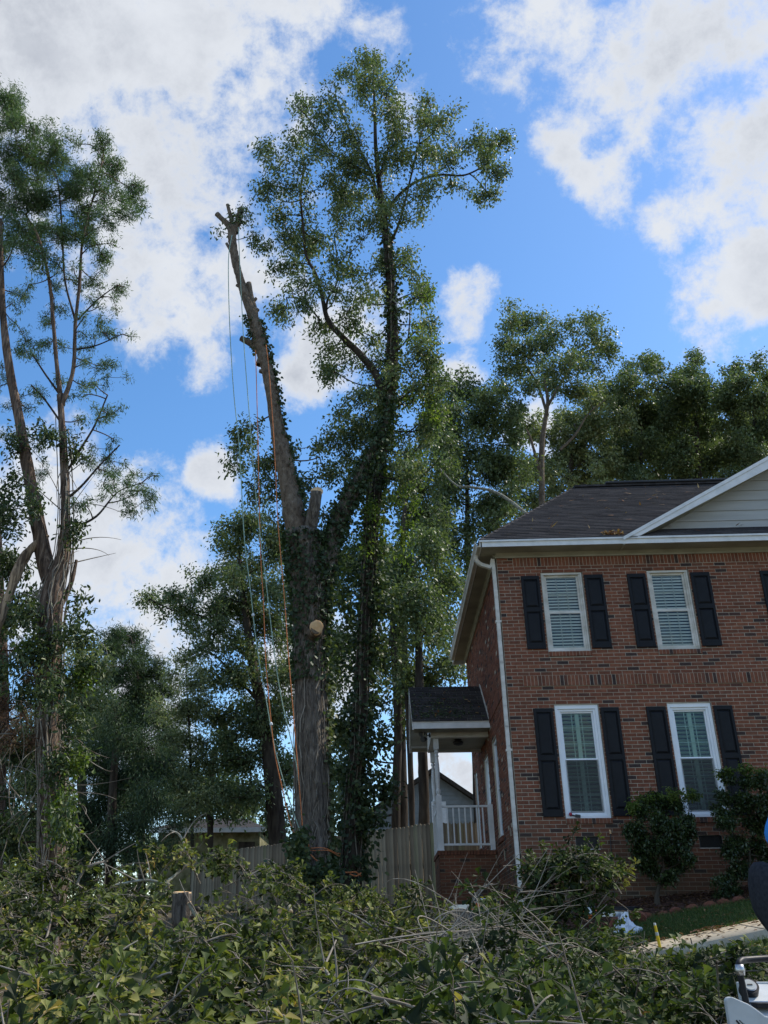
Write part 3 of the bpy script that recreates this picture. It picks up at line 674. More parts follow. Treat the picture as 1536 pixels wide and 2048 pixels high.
def window(a, b, z0, z1, upper):
    """double-hung window set into the brick: outer casing, two sashes, glazing bars, glass and a blind behind"""
    y = .035; tm = 'aged_trim' if upper else 'vinyl_white'; cw = .062 if upper else .092
    w = MB()
    w.box(a, a + cw * .55, y - .012, y + .09, z0, z1).box(b - cw * .55, b, y - .012, y + .09, z0, z1).box(a + cw * .55, b - cw * .55, y - .012, y + .09, z1 - cw * .8, z1)
    w.box(a + cw * .55, b - cw * .55, y - .012, y + .09, z0, z0 + cw * .55)
    w.box(a + cw * .55, a + cw, y + .008, y + .09, z0 + cw * .55, z1 - cw * .8).box(b - cw, b - cw * .55, y + .008, y + .09, z0 + cw * .55, z1 - cw * .8)
    if not upper: w.box(a + cw, b - cw, y + .015, y + .09, z1 - cw * 1.25, z1 - cw * .8).box(a + cw, b - cw, y + .010, y + .09, z0 + cw * .55, z0 + cw)
    o = w.build('window', tm, house, bevel=.003)
    ia, ib, i0, i1 = a + cw, b - cw, z0 + (cw if not upper else cw * .55), z1 - (cw * 1.25 if not upper else cw * .8)
    zm = i0 + (i1 - i0) * (.5 if upper else .515); st = .042 if upper else .030
    for nm, s0, s1, yy in (('upper_sash', zm, i1, y + .045), ('lower_sash', i0, zm + .01, y + .030 if not upper else y + .022)):
        s = MB().box(ia, ia + st, yy, yy + .03, s0, s1).box(ib - st, ib, yy, yy + .03, s0, s1).box(ia + st, ib - st, yy, yy + .03, s1 - st * .9, s1).box(ia + st, ib - st, yy, yy + .03, s0, s0 + st * (1.2 if nm[0] == 'l' else .8))
        s.build(nm, tm, o, bevel=.002)
        yg = yy + .018
        MB().box(ia + st, ib - st, yg, yg + .003, s0 + st * .8, s1 - st * .9).build('pane', 'window_glass', o)
        mu = MB(); n = 2; gw = (ib - ia - 2 * st)
        for k in (1, 2): mu.box(ia + st + gw * k / 3 - .007, ia + st + gw * k / 3 + .007, yg + .006, yg + .012, s0 + st * .8, s1 - st * .9)
        for k in ((1,) if upper else (1, 2)):
            zz = s0 + (s1 - s0) * k / (2 if upper else 3); mu.box(ia + st, ib - st, yg + .0045, yg + .0135, zz - .007, zz + .007)
        mu.build('muntin', 'aged_trim' if upper else 'muntin_green', o)
        if not upper and nm == 'lower_sash':
            m = MB(); nn = 46
            for k in range(nn): m.box(ia + .01, ib - .01, y + .018, y + .0186, i0 + (zm - i0) * (k + .2) / nn, i0 + (zm - i0) * (k + .72) / nn)
            m.build('insect_screen', 'screen_grey', o, 'stuff')
    bl = MB(); g = np.random.default_rng(int(a * 100 + z0)); yb = y + (.105 if upper else .12)
    if upper:
        n = 25; sp = (i1 - i0) / n
        for k in range(n):
            z = i0 + (k + .5) * sp; t = .15 + g.normal(0, .03); bl.obox(((a + b) / 2 + g.normal(0, .002), yb, z), ((ib - ia) / 2 - .012, 0, g.normal(0, .0012)), (0, .009, -.006), (0, .0, .0013))
            bl.obox(((a + b) / 2, yb - .012, z), ((ib - ia) / 2 - .012, 0, g.normal(0, .0015)), (0, .004, -.0150), (0, .0006, .0002))
        bl.box(ia + .01, ib - .01, yb - .024, yb + .02, i1 - .05, i1 - .003)
        bl.build('blind', 'blind_white', o, 'stuff')
    else:
        mid = ia + (ib - ia) * .52
        for x0, x1 in ((ia + .0, mid - .035), (mid + .035, ib)):
            n = 25; sp = (i1 - i0) / n
            for k in range(n):
                z = i0 + (k + .5) * sp; bl.obox(((x0 + x1) / 2, yb, z), ((x1 - x0) / 2 - .006, 0, 0), (0, .020, -.013), (0, .001, .002))
        MB().box(mid - .036, mid + .036, yb - .025, yb - .021, i0, i1).build('shutter_stile', 'muntin_green', o); bl.box(mid - .035, mid + .035, yb - .02, yb + .02, i0, i1).box(ia, ia + .02, yb - .02, yb + .02, i0, i1).box(ib - .02, ib, yb - .02, yb + .02, i0, i1)
        bl.build('plantation_shutter', 'blind_green', o, 'stuff')


def shutter(x0, x1, z0, z1):
    f = .045; zm = z0 + (z1 - z0) * .53
    s = MB().box(x0, x0 + f, -.034, -.002, z0, z1).box(x1 - f, x1, -.034, -.002, z0, z1).box(x0 + f, x1 - f, -.034, -.002, z0, z0 + .115).box(x0 + f, x1 - f, -.034, -.002, z1 - .075, z1)
    s.box(x0 + f, x1 - f, -.034, -.002, zm - .045, zm + .045).box(x0 + f, x1 - f, -.012, -.003, z0 + .115, z1 - .075)
    o = s.build('shutter', 'shutter_black', house, bevel=.003)
    for a, b in ((z0 + .125, zm - .055), (zm + .055, z1 - .085)):
        X0, X1 = x0 + f + .012, x1 - f - .012; e = .035
        V = [(X0, -.012, a), (X1, -.012, a), (X1, -.012, b), (X0, -.012, b), (X0 + e, -.030, a + e), (X1 - e, -.030, a + e), (X1 - e, -.030, b - e), (X0 + e, -.030, b - e)]
        MB().add(V, [(4, 5, 6, 7), (0, 1, 5, 4), (1, 2, 6, 5), (2, 3, 7, 6), (3, 0, 4, 7)]).build('raised_panel', 'shutter_black', o)


for a, b in WIN:
    for (z0, z1), up, zz in ((UPZ, True, (4.457, 5.905)), (LOZ, False, (1.465, 3.348))):
        window(a, b, z0, z1, up)
        shutter(a - .392, a - .045, *zz); shutter(b + .034, b + (.388 if up else .36), *zz)
for a, b, z0, z1 in OPEN_V:
    v = MB().box(a + .004, b - .004, .045, .05, z0, z1).box(a, a + .012, .01, .05, z0, z1).box(b - .012, b, .01, .05, z0, z1).build('crawl_vent', 'dark_metal', house)
    m = MB()
    for k in range(18): m.box(a + .015 + k * .0205, a + .019 + k * .0205, .022, .034, z0, z1)
    m.build('louvre', 'dark_metal', v)
    MB().box(a - .01, b + .015, -.01, .05, z0 - .012, z0 - .001).build('vent_sill', 'aged_trim', v)


# --- roof
EZ, SL = 6.505, 0.745
RX, RY, RZ = 2.53, 3.77, 9.60
roof = thing('roof', 'x', 'x'); del roof['label']; del roof['category']; roof.parent = house


def shingle_plane(O, u, v, Lv, rng_fn, seed, expo=.135, tabw=.305, parent=roof, base=None, th=.007):
    """courses of shingle tabs on the plane O + s*u + t*v ; rng_fn(t) gives the course's start and end along u"""
    g = np.random.default_rng(seed); O, u, v = (np.asarray(t, float) for t in (O, u, v)); nrm = np.cross(u, v); nrm /= np.linalg.norm(nrm)
    V = []; k = 0; rr = []
    for i in range(int(Lv / expo) + 1):
        t0 = i * expo; t1 = min(t0 + expo, Lv)
        if t1 - t0 < .02: break
        a, b = rng_fn((t0 + t1) / 2); x = a - (i % 2) * tabw / 2 - g.random() * .03; tone = g.normal(.5, .1)
        while x < b:
            x0, x1 = max(x, a) + .003, min(x + tabw, b); x += tabw
            if x1 - x0 < .02: continue
            dz = th + g.normal(0, .001)
            p = [O + x0 * u + t0 * v + nrm * dz * 1.6, O + x1 * u + t0 * v + nrm * dz * 1.6, O + x1 * u + (t1 + .01) * v + nrm * dz * .4, O + x0 * u + (t1 + .01) * v + nrm * dz * .4]
            V += p + [O + x0 * u + t0 * v - nrm * .001, O + x1 * u + t0 * v - nrm * .001]; rr += [np.clip(tone + g.normal(0, .22), 0, 1)] * 2
            k += 1
    base_i = (np.arange(k) * 6)[:, None]
    Q = np.concatenate([base_i + np.array([0, 1, 2, 3]), base_i + np.array([0, 4, 5, 1])]).reshape(-1, 4)
    rr = np.array(rr)[::2]
    link('shingle', mesh('shingle', np.array(V), Q, 'shingle', rnd=np.concatenate([rr, rr])), parent, 'stuff')


def make_roof():
    e0, f0 = -.36, -.44; back = 2 * RY - f0
    V = [(e0, f0, EZ), (HX + .3, f0, EZ), (HX + .3, back, EZ), (e0, back, EZ), (RX, RY, RZ), (HX + .3 - RX, RY, RZ)]
    MB().add(V, [(0, 1, 5, 4), (1, 2, 5), (2, 3, 4, 5), (3, 0, 4), (3, 2, 1, 0)]).build('roof_deck', 'shingle', roof)
    L1 = math.hypot(RY - f0, RZ - EZ); vv = np.array([0, RY - f0, RZ - EZ]) / L1; k = (RX - e0) / L1
    shingle_plane((e0, f0, EZ), (1, 0, 0), vv, L1, lambda t: (t * k, 7.2), 21)
    L2 = math.hypot(RX - e0, RZ - EZ); v2 = np.array([RX - e0, 0, RZ - EZ]) / L2; k2 = (RY - f0) / L2
    shingle_plane((e0, back, EZ), (0, -1, 0), v2, L2, lambda t: (t * k2, back - f0 - t * k2), 22)
    hp = MB(); a = np.array([e0, f0, EZ]); b = np.array([RX, RY, RZ]); n = 26; g = np.random.default_rng(5)
    for i in range(n):
        p, q = a + (b - a) * i / n, a + (b - a) * (i + 1.1) / n
        for sx, sy in ((.11, 0), (0, .11)):
            s = np.array([.11, -.02, -.01]) if sx else np.array([-.05, .10, -.02])
            up = np.array([0, 0, .022]); w = np.array([0.09, 0, 0.0]) if sx else np.array([0, .09, 0.0])
            hp.add([p + up, q + up * .6, q + w * 1.0 - up * .1, p + w * 1.0 + up * .4], [(0, 1, 2, 3)], g.random())
    hp.build('hip_cap', 'shingle', roof, 'stuff')
    rc = MB()
    for i in range(70): rc.box(RX + i * .15, RX + i * .15 + .15, RY - .11, RY + .11, RZ - .03, RZ + .018 + .006 * (i % 2), g.random())
    rc.build('ridge_cap', 'shingle', roof, 'stuff')
    MB().box(RX + .75, RX + 7.5, RY - .15, RY + .15, RZ + .02, RZ + .085).build('ridge_vent', 'dark_metal', roof, bevel=.02)
    # front eave: fascia, drip edge, soffit, frieze and crown
    MB().box(e0 + .03, HX + .3, f0 + .02, f0 + .045, EZ - .135, EZ - .012).build('fascia', 'white_trim', roof)
    MB().box(e0, HX + .3, f0 - .005, f0 + .02, EZ - .04, EZ - .004).build('drip_edge', 'white_trim', roof)
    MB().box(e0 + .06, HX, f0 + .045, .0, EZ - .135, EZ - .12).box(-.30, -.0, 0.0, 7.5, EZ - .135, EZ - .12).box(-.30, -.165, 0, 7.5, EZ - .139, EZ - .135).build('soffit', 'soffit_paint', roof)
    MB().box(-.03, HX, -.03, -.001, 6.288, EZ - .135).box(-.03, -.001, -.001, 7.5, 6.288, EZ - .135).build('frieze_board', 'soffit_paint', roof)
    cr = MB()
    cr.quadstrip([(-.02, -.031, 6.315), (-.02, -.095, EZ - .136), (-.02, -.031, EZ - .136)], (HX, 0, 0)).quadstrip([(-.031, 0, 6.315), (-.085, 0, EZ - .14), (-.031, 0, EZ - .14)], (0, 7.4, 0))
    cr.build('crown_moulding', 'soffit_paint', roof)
    # left eave gutter with its downspout
    MB().box(-.335, -.31, f0 + .02, 7.9, EZ - .135, EZ - .01).box(-.335, -.0, 7.86, 7.9, EZ - .15, EZ - .01).build('fascia', 'white_trim', roof)
    gp = [(-.336, f0 + .03, EZ - .015), (-.336, f0 + .03, EZ - .13), (-.395, f0 + .03, EZ - .13), (-.42, f0 + .03, EZ - .07), (-.435, f0 + .03, EZ - .055), (-.44, f0 + .03, EZ - .01), (-.432, f0 + .03, EZ - .01), (-.425, f0 + .03, EZ - .05), (-.39, f0 + .03, EZ - .12), (-.345, f0 + .03, EZ - .12), (-.345, f0 + .03, EZ - .015)]
    gt = MB().quadstrip(gp, (0, 7.9, 0)).build('gutter', 'aged_trim', house)
    d = MB(); pts = [(-.385, .05, EZ - .13), (-.38, .05, 6.28), (-.30, .05, 6.19), (-.12, .05, 6.12), (-.062, .045, 6.04), (-.060, .045, 3.0), (-.060, .045, .30), (-.065, .04, .12)]
    P = cat_rom(pts, 60)
    for i in range(len(P) - 1):
        if np.linalg.norm(P[i + 1] - P[i]) > 1e-4: d.beam(P[i], P[i + 1] + (P[i + 1] - P[i]) * .05, .085, .065, (1, 0.01, 0) if abs((P[i + 1] - P[i])[2]) > .03 else (0, 0, 1))
    d.build('downspout', 'aged_trim', gt)
    MB().box(-.11, -.0, .0, .09, 5.0, 5.04).box(-.11, -.0, .0, .09, 2.6, 2.64).build('downspout_strap', 'aged_trim', gt)


make_roof()


def make_gable():
    gx0, gz0, sl, px = 2.36, EZ - .03, .542, 6.75; pz = gz0 + sl * (px - gx0); gx1 = 2 * px - gx0; y0 = -.45
    gb = MB()
    V = [(gx0, y0, gz0), (px, y0, pz), (gx1, y0, gz0), (px, 3.0, pz), (gx0, y0, gz0 + .03), (px, y0, pz + .03), (gx1, y0, gz0 + .03), (px, 3.0, pz + .03)]
    gb.add(V, [(0, 1, 3), (2, 3, 1), (4, 7, 5), (6, 5, 7), (0, 4, 5, 1), (1, 5, 6, 2)]).build('gable_roof_deck', 'shingle', roof)
    for s in (-1, 1):
        X = lambda x: px + s * (x - px)
        def bd(name, yA, yB, t0, t1, m):
            V = [(X(gx0 + .0), y, gz0 - t) for y in (yA, yB) for t in (t0, t1)] + [(X(px), y, pz - t) for y in (yA, yB) for t in (t0, t1)]
            if t1 > .2:
                for i in (1, 3): V[i] = (X(gx0 + .22 * 1.2), V[i][1], gz0 - t0 - .02 + 0.03)
            return MB().add(V, [(0, 1, 3, 2), (4, 6, 7, 5), (0, 4, 5, 1), (2, 3, 7, 6), (0, 2, 6, 4), (1, 5, 7, 3)]).build(name, m, roof)
        bd('rake_board', y0 + .005, y0 + .03, .0, .27, 'white_trim')
        bd('rake_shadow_board', y0 - .012, y0 + .0, -.02, .05, 'white_trim')
        bd('rake_soffit', y0 + .031, .02, .10, .13, 'soffit_paint')
    # lap siding, board by board
    z = 6.755; g = np.random.default_rng(3); h = .213; top = lambda zz: (zz + .12 - gz0) / sl
    while z < pz - .25:
        xa, xb = gx0 + top(z), gx0 + top(z + h) ; xa2, xb2 = 2 * px - xa, 2 * px - xb
        if xb > px - .01: xb = px - .01; xb2 = px + .01
        yb, yt = -.022, -.004
        V = [(xa, yb, z), (xa2, yb, z), (xb2, yt, z + h), (xb, yt, z + h), (xa, .01, z), (xa2, .01, z)]
        MB().add(V, [(0, 1, 2, 3), (0, 4, 5, 1)]).build('siding_board', 'siding_paint', house); z += h
    MB().add([(gx0 + .2, .012, 6.3), (gx1 - .2, .012, 6.3), (px, .012, pz - .05)], [(0, 1, 2)]).build('gable_wall', 'siding_paint', house)
    Ls = math.hypot(.43, .265)
    shingle_plane((2.75, -.43, EZ - .005), (1, 0, 0), np.array([0, .42, .262]) / math.hypot(.42, .262), Ls, lambda t: (t * .9, gx1 - 2.75 - t), 31, expo=.12)
    MB().add([(2.4, -.43, EZ - .012), (gx1, -.43, EZ - .012), (gx1, .0, 6.76), (2.9, .0, 6.76)], [(0, 1, 2, 3)]).build('skirt_deck', 'shingle', roof)


make_gable()


# --- side porch
def make_porch():
    pb = MB().box(-1.175, -.0, 3.65, 5.45, -.3, 1.155).build('porch_base', 'mortar', house); g = np.random.default_rng(8)
    bm = box_mesh('brick', BU - .01, .03, BC - .01, 'brick_piece'); cp = box_mesh('brick', BC - .008, .12, .085, 'brick_piece')
    for r in range(17):
        zc = 1.155 - (r + .5) * BC; x = -1.19 - (0 if r % 2 else BU / 2)
        while x < -.02:
            x0 = max(x, -1.19); x1 = min(x + BU, 0)
            if x1 - x0 > BU - .005 and r < 15: o = link('brick', bm, pb); o.location = ((x0 + x1) / 2, 3.637 + g.normal(0, .001), zc)
            elif x1 - x0 > .04: MB().box(x0 + .005, x1 - .005, 3.637, 3.66, zc - BC / 2 + .005, zc + BC / 2 - .005, g.random()).build('brick', 'brick_many', pb)
            x += BU
    s = MB()
    for r in range(17):
        zc = 1.155 - (r + .5) * BC; y = 3.64 - (0 if r % 2 else BU / 2)
        while y < 5.45:
            y0 = max(y, 3.662); y1 = min(y + BU, 5.45)
            if y1 - y0 > .03: s.box(-1.19, -1.17, y0 + .005, y1 - .005, zc - BC / 2 + .005, zc + BC / 2 - .005, g.random())
            y += BU
    y = 3.72
    while y < 5.4: s.box(-1.215, -1.0, y + .004, y + BC - .004, 1.158, 1.243, g.random()); y += BC
    s.build('brick', 'brick_many', pb, 'stuff')
    x = -1.215
    while x < -.04: o = link('brick', cp, pb); o.location = (x + BC / 2, 3.612, 1.20); x += BC
    MB().box(-1.0, -.0, 3.735, 5.4, 1.156, 1.235).build('porch_floor', 'concrete', house)
    def post(x, y):
        w = .058; p = MB().box(x - w, x + w, y - w, y + w, 1.245, 2.36).box(x - w * .92, x + w * .92, y - w * .92, y + w * .92, 3.33, 3.56)
        prof = [(w * .9, 2.36), (w * .55, 2.38), (w * .85, 2.42), (w * .95, 2.46), (w * .6, 2.50), (w * .68, 2.56), (w * .88, 2.72), (w * .92, 2.86), (w * .82, 3.0), (w * .66, 3.12), (w * .6, 3.16), (w * .85, 3.19), (w * .55, 3.23), (w * .9, 3.27), (w * .6, 3.31), (w * .9, 3.33)]
        p.lathe((x, y, 0), prof, 14)
        o = p.build('porch_post', 'white_trim', house)
        MB().box(x - w - .008, x + w + .008, y - w - .008, y + w + .008, 1.243, 1.262).build('post_foot', 'white_trim', o)
    post(-1.135, 3.72); post(-1.135, 5.32)
    r = MB().box(-1.077, -.01, 3.69, 3.735, 2.11, 2.155).box(-1.077, -.01, 3.695, 3.73, 1.345, 1.39).build('railing', 'white_trim', house, bevel=.004)
    for k in range(8): MB().box(-1.077 + .092 + k * .1245, -1.077 + .122 + k * .1245, 3.70, 3.728, 1.39, 2.11).build('baluster', 'white_trim', r)
    MB().box(-.082, -.008, 3.68, 3.75, 1.26, 2.165).build('half_newel', 'white_trim', r)
    r2 = MB().box(-1.157, -1.113, 3.79, 5.25, 2.11, 2.155).box(-1.152, -1.118, 3.79, 5.25, 1.345, 1.39).build('railing', 'white_trim', house)
    for k in range(10): MB().box(-1.15, -1.12, 3.9 + k * .13, 3.93 + k * .13, 1.39, 2.11).build('baluster', 'white_trim', r2)
    # beam, ceiling, roof
    MB().box(-1.24, -.0, 3.60, 3.72, 3.565, 3.76).box(-1.24, -1.12, 3.72, 5.28, 3.565, 3.76).box(-1.24, -.0, 5.28, 5.40, 3.565, 3.76).build('porch_beam', 'aged_trim', house)
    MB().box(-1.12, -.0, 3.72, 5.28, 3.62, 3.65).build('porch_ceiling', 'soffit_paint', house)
    e0, e1, ez, ry, rz, xl = 3.14, 5.86, 3.82, 4.5, 4.90, -1.655
    pr = thing('porch_roof', 'x', 'x'); del pr['label']; del pr['category']; pr.parent = house
    MB().add([(xl, e0, ez), (0, e0, ez), (0, ry, rz), (xl, ry, rz), (xl, e1, ez), (0, e1, ez), (xl, e0, ez - .03), (0, e0, ez - .03), (xl, ry, rz - .03), (0, ry, rz - .03), (xl, e1, ez - .03), (0, e1, ez - .03)],
             [(0, 1, 2, 3), (3, 2, 5, 4), (6, 8, 9, 7), (8, 10, 11, 9), (0, 3, 8, 6), (3, 4, 10, 8), (0, 6, 7, 1), (4, 5, 11, 10)]).build('roof_deck', 'aged_trim', pr)
    Lp = math.hypot(ry - e0, rz - ez)
    shingle_plane((xl, e0 - .01, ez), (1, 0, 0), np.array([0, ry - e0, rz - ez]) / Lp, Lp, lambda t: (0, -xl), 41, parent=pr)
    shingle_plane((0, e1 + .01, ez), (-1, 0, 0), np.array([0, ry - e1, rz - ez]) / Lp, Lp, lambda t: (0, -xl), 42, parent=pr)
    MB().box(xl + .03, -.0, e0 + .005, e0 + .03, ez - .15, ez - .015).build('fascia', 'white_trim', pr)
    MB().box(xl + .03, -.0, e1 - .03, e1 - .005, ez - .15, ez - .015).build('fascia', 'white_trim', pr)
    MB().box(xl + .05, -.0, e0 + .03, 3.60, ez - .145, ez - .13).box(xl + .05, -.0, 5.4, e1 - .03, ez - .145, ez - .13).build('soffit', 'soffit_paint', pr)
    for s, ya, yb in ((0, e0, ry), (1, e1, ry)):
        V = [(x, y, z - t) for x in (xl + .002, xl + .027) for (y, z) in ((ya, ez), (yb, rz)) for t in (.02, .17)]
        MB().add(V, [(0, 1, 3, 2), (4, 6, 7, 5), (0, 4, 5, 1), (2, 3, 7, 6), (0, 2, 6, 4), (1, 5, 7, 3)]).build('rake_board', 'white_trim', pr)
    MB().add([(x, y, z) for x in (-1.24, -1.22) for (y, z) in ((3.62, 3.76), (ry, rz - .16), (5.38, 3.76))], [(0, 1, 2), (5, 4, 3), (0, 3, 4, 1), (1, 4, 5, 2)]).build('porch_gable', 'aged_trim', pr)
    MB().beam((-.012, e0, ez + .03), (-.012, ry, rz + .03), .02, .06).build('flashing', 'aged_trim', pr)
    # lamps
    l = MB().lathe((-.62, 4.1, 0), [(.08, 3.62), (.085, 3.60), (.03, 3.595), (.10, 3.575), (.12, 3.55), (.10, 3.50), (.05, 3.485)], 12).build('ceiling_lamp', 'dark_metal', house, smooth=True)
    MB().lathe((-.62, 4.1, 0), [(.09, 3.565), (.11, 3.54), (.09, 3.51), (.02, 3.50)], 12).build('lamp_shade', 'lamp_glass', l)
    fl = MB().lathe((-1.25, 3.66, 3.63), [(.05, -.0), (.05, -.03), (.02, -.04)], 12, 'x').tube([(-1.27, 3.66, 3.63), (-1.32, 3.64, 3.62), (-1.34, 3.62, 3.66)], .012, 6).build('flood_lamp', 'dark_metal', house)
    for dx, dz in ((-.01, .02), (.06, -.10)):
        c = np.array([-1.37 + dx * .5, 3.62, 3.64 + dz]); m = MB()
        for a, b, ra, rb in ((0, .09, .035, .065),): m.tube([c, c + np.array([-.05, -.05, -.01]), c + np.array([-.09, -.085, -.02])], [.03, .055, .066], 12)
        h = m.build('lamp_hood', 'dark_metal', fl)
    MB().tube([c + np.array([-.085, -.08, .10]), c + np.array([-.098, -.092, .098])], [.05, .045], 12).build('lamp_glass', 'lamp_glass', fl)


make_porch()

# ------------------------------------------------------------------ trees
def xyY(lst, Y): return [(a, b, c, Y) if len(t) == 3 else t for t in lst for (a, b, c) in [t[:3]]]


def samples(*paths, n=24):
    out = []
    for p in paths: out.append(cat_rom(np.array([at(a, b, Y) for a, b, w, Y in p]), n))
    return np.concatenate(out)


def twist(P, r, n, seed, m, parent, rr=0.012, name='vine_stem', spread=0.02):
    """bare climbing stems winding over a trunk"""
    g = np.random.default_rng(seed); out = []
    for k in range(n):
        a0 = g.uniform(0, 6.28); t = np.linspace(g.uniform(0, .1), g.uniform(.3, 1), 40) * (len(P) - 1.001); i = t.astype(int); f = (t - i)[:, None]
        c = P[i] * (1 - f) + P[i + 1] * f; a = a0 + np.cumsum(g.normal(0, .12, 40)); off = r[i] * 1.04 + spread * g.random()
        out.append(c + np.stack([np.cos(a) * off, -np.sin(a) * off, np.zeros(40)], 1))
    out = np.array(out); v, q = tubes_batch(out, np.full(out.shape[:2], rr) * g.uniform(.5, 1.3, (n, 1)), 4)
    link(name, mesh(name, v, q, m, rnd=g.random(len(q))), parent, 'stuff')


# --- the big oak being taken down
def big_oak():
    Y = 2.0; t = thing('oak_tree', 'huge half-felled oak with a bare topped leader and pale saw cuts', 'tree', group=None)
    main = xyY([(632, 1800, 98), (628, 1740, 84), (624, 1650, 74), (621, 1500, 69), (620, 1350, 68), (619, 1220, 70), (614, 1130, 78), (606, 1060, 76)], Y)
    o, P, r = bark_tube(main, n=90, sides=40, seed=1, parent=t, flute=.05, lump=.035)
    lead = xyY([(606, 1120, 48), (590, 1030, 46), (577, 960, 38), (562, 880, 32), (548, 800, 27), (535, 740, 24), (522, 690, 26), (508, 640, 24), (494, 600, 19), (481, 560, 17), (472, 520, 16), (466, 480, 17), (467, 455, 19)], Y)
    o2, P2, r2 = bark_tube(lead, 'bark_smooth', n=110, sides=22, seed=2, parent=t, name='leader', flute=.06, lump=.09)
    right = xyY([(640, 1190, 36), (652, 1120, 42), (672, 1060, 34), (695, 1005, 32), (722, 955, 26), (748, 900, 20), (770, 850, 15), (778, 790, 9)], Y)
    o3, P3, r3 = bark_tube(right, n=60, sides=20, seed=3, parent=t, name='limb')
    stubs = [[(612, 1110, 26, Y), (620, 1060, 27, Y - .25), (628, 1020, 25, Y - .4), (633, 985, 24, Y - .45)], [(508, 655, 13), (510, 625, 14), (503, 595, 11), (498, 566, 11)], [(518, 730, 16), (524, 705, 15), (526, 681, 14)],
             [(520, 705, 16), (504, 690, 14), (489, 681, 13), (481, 677, 12)], [(466, 470, 14), (456, 450, 13), (443, 438, 10), (434, 429, 11)], [(467, 462, 10), (461, 432, 8), (455, 410, 7)], [(470, 465, 14), (477, 442, 13), (482, 417, 12)],
             [(480, 545, 7), (464, 508, 6), (453, 487, 6)], [(524, 668, 4), (534, 655, 4)], [(498, 610, 8), (510, 608, 7)], [(505, 605, 9), (513, 596, 6)], [(482, 575, 8), (473, 570, 6)], [(545, 790, 12), (558, 782, 8)], [(562, 880, 14), (549, 872, 9)], [(530, 745, 12), (519, 742, 8)], [(510, 625, 10), (517, 618, 7)], [(590, 1290, 30), (620, 1275, 30), (633, 1256, 25)]]
    for k, s in enumerate(stubs):
        s = [q if len(q) == 4 else (*q, Y) for q in s]
        if k == len(stubs) - 1: s = [(622, 1275, 34, Y - .1), (630, 1262, 28, Y - .45), (633, 1257, 25, Y - .58)]
        bark_tube(s, 'bark_smooth' if k else 'bark_oak', n=14, sides=14, seed=30 + k, parent=t, name='limb_stub', flute=.03, lump=.04, label='short sawn stub of a limb' if k < 3 else None)
    c = at(633, 1255, Y - .60); disc(c, (0.06, -.95, -.22), .138, .012, 'cut_face', 'cut_wood', t, 'pale round saw cut facing the street', 1, 1.12)
    c = at(634, 983, Y - .45); disc(c - np.array([0, 0, .0]), (.10, -.88, .42), .140, .012, 'cut_face', 'cut_wood', t, 'pale saw cut on top of the upright stub', 2)
    c = at(526, 679, Y); disc(c, (.1, -.9, .36), .092, .01, 'cut_face', 'cut_wood', t, 'small pale cut high on the bare leader', 3)
    g = np.random.default_rng(44)
    ivy_on(P, r, .62, 1.0, 2600, .085, 'leaf_ivy', t, 4, .05, None, rnd=.30)
    ivy_on(P, r, .30, .85, 1100, .085, 'leaf_ivy', t, 5, .05, (-.15, .38), rnd=.72)  # paler leaf tones paint sunlight onto the trunk's right flank
    ivy_on(P, r, .0, .32, 260, .08, 'leaf_ivy', t, 6, .05, (0.3, .7), rnd=.6)
    ivy_on(P2, r2, .06, .58, 620, .075, 'leaf_ivy', t, 7, .04, (0.0, .45), rnd=.35)
    ivy_on(P2, r2, .48, .60, 230, .07, 'leaf_ivy', t, 8, .05, (3.3, .7), rnd=.35)
    ivy_on(P3, r3, .05, 1.0, 2800, .085, 'leaf_ivy', t, 9, .06, None, rnd=.35)
    twist(P, r, 26, 10, 'twig', t, .010)
    sk = samples(main, lead, right)
    crown(t, [(585, 930, 45, 45), (545, 985, 50, 40), (600, 1010, 30, 50), (560, 1040, 40, 30), (500, 880, 45, 28), (470, 925, 35, 22), (505, 940, 45, 28), (470, 870, 22, 14), (655, 930, 28, 40), (640, 880, 22, 30), (660, 1060, 25, 40), (560, 900, 12, 30), (590, 1130, 25, 40), (645, 1140, 25, 40)],
          Y + .75, 'leaf_oak', .095, .6, 'fold', sk, .3, seed=51, tw_per=.5, barkm='bark_smooth', limb_r=.022)
    crown(t, [(483, 425, 14, 14), (470, 445, 16, 10), (497, 440, 9, 10), (515, 482, 22, 12), (440, 462, 9, 12), (530, 492, 14, 8), (505, 470, 12, 8)], Y, 'leaf_oak', .09, .45, 'fold', sk, .1, seed=52, tw_per=.45, limb_r=.012, droop=.5)
    crown(t, [(640, 1745, 40, 20), (600, 1730, 35, 35), (590, 1690, 14, 30), (690, 1790, 40, 14), (610, 1770, 40, 20)], Y - .9, 'leaf_ivy', .085, .7, 'ivy', None, .2, seed=53, tw_per=.8)
    return P, r


OAKP, OAKR = big_oak()


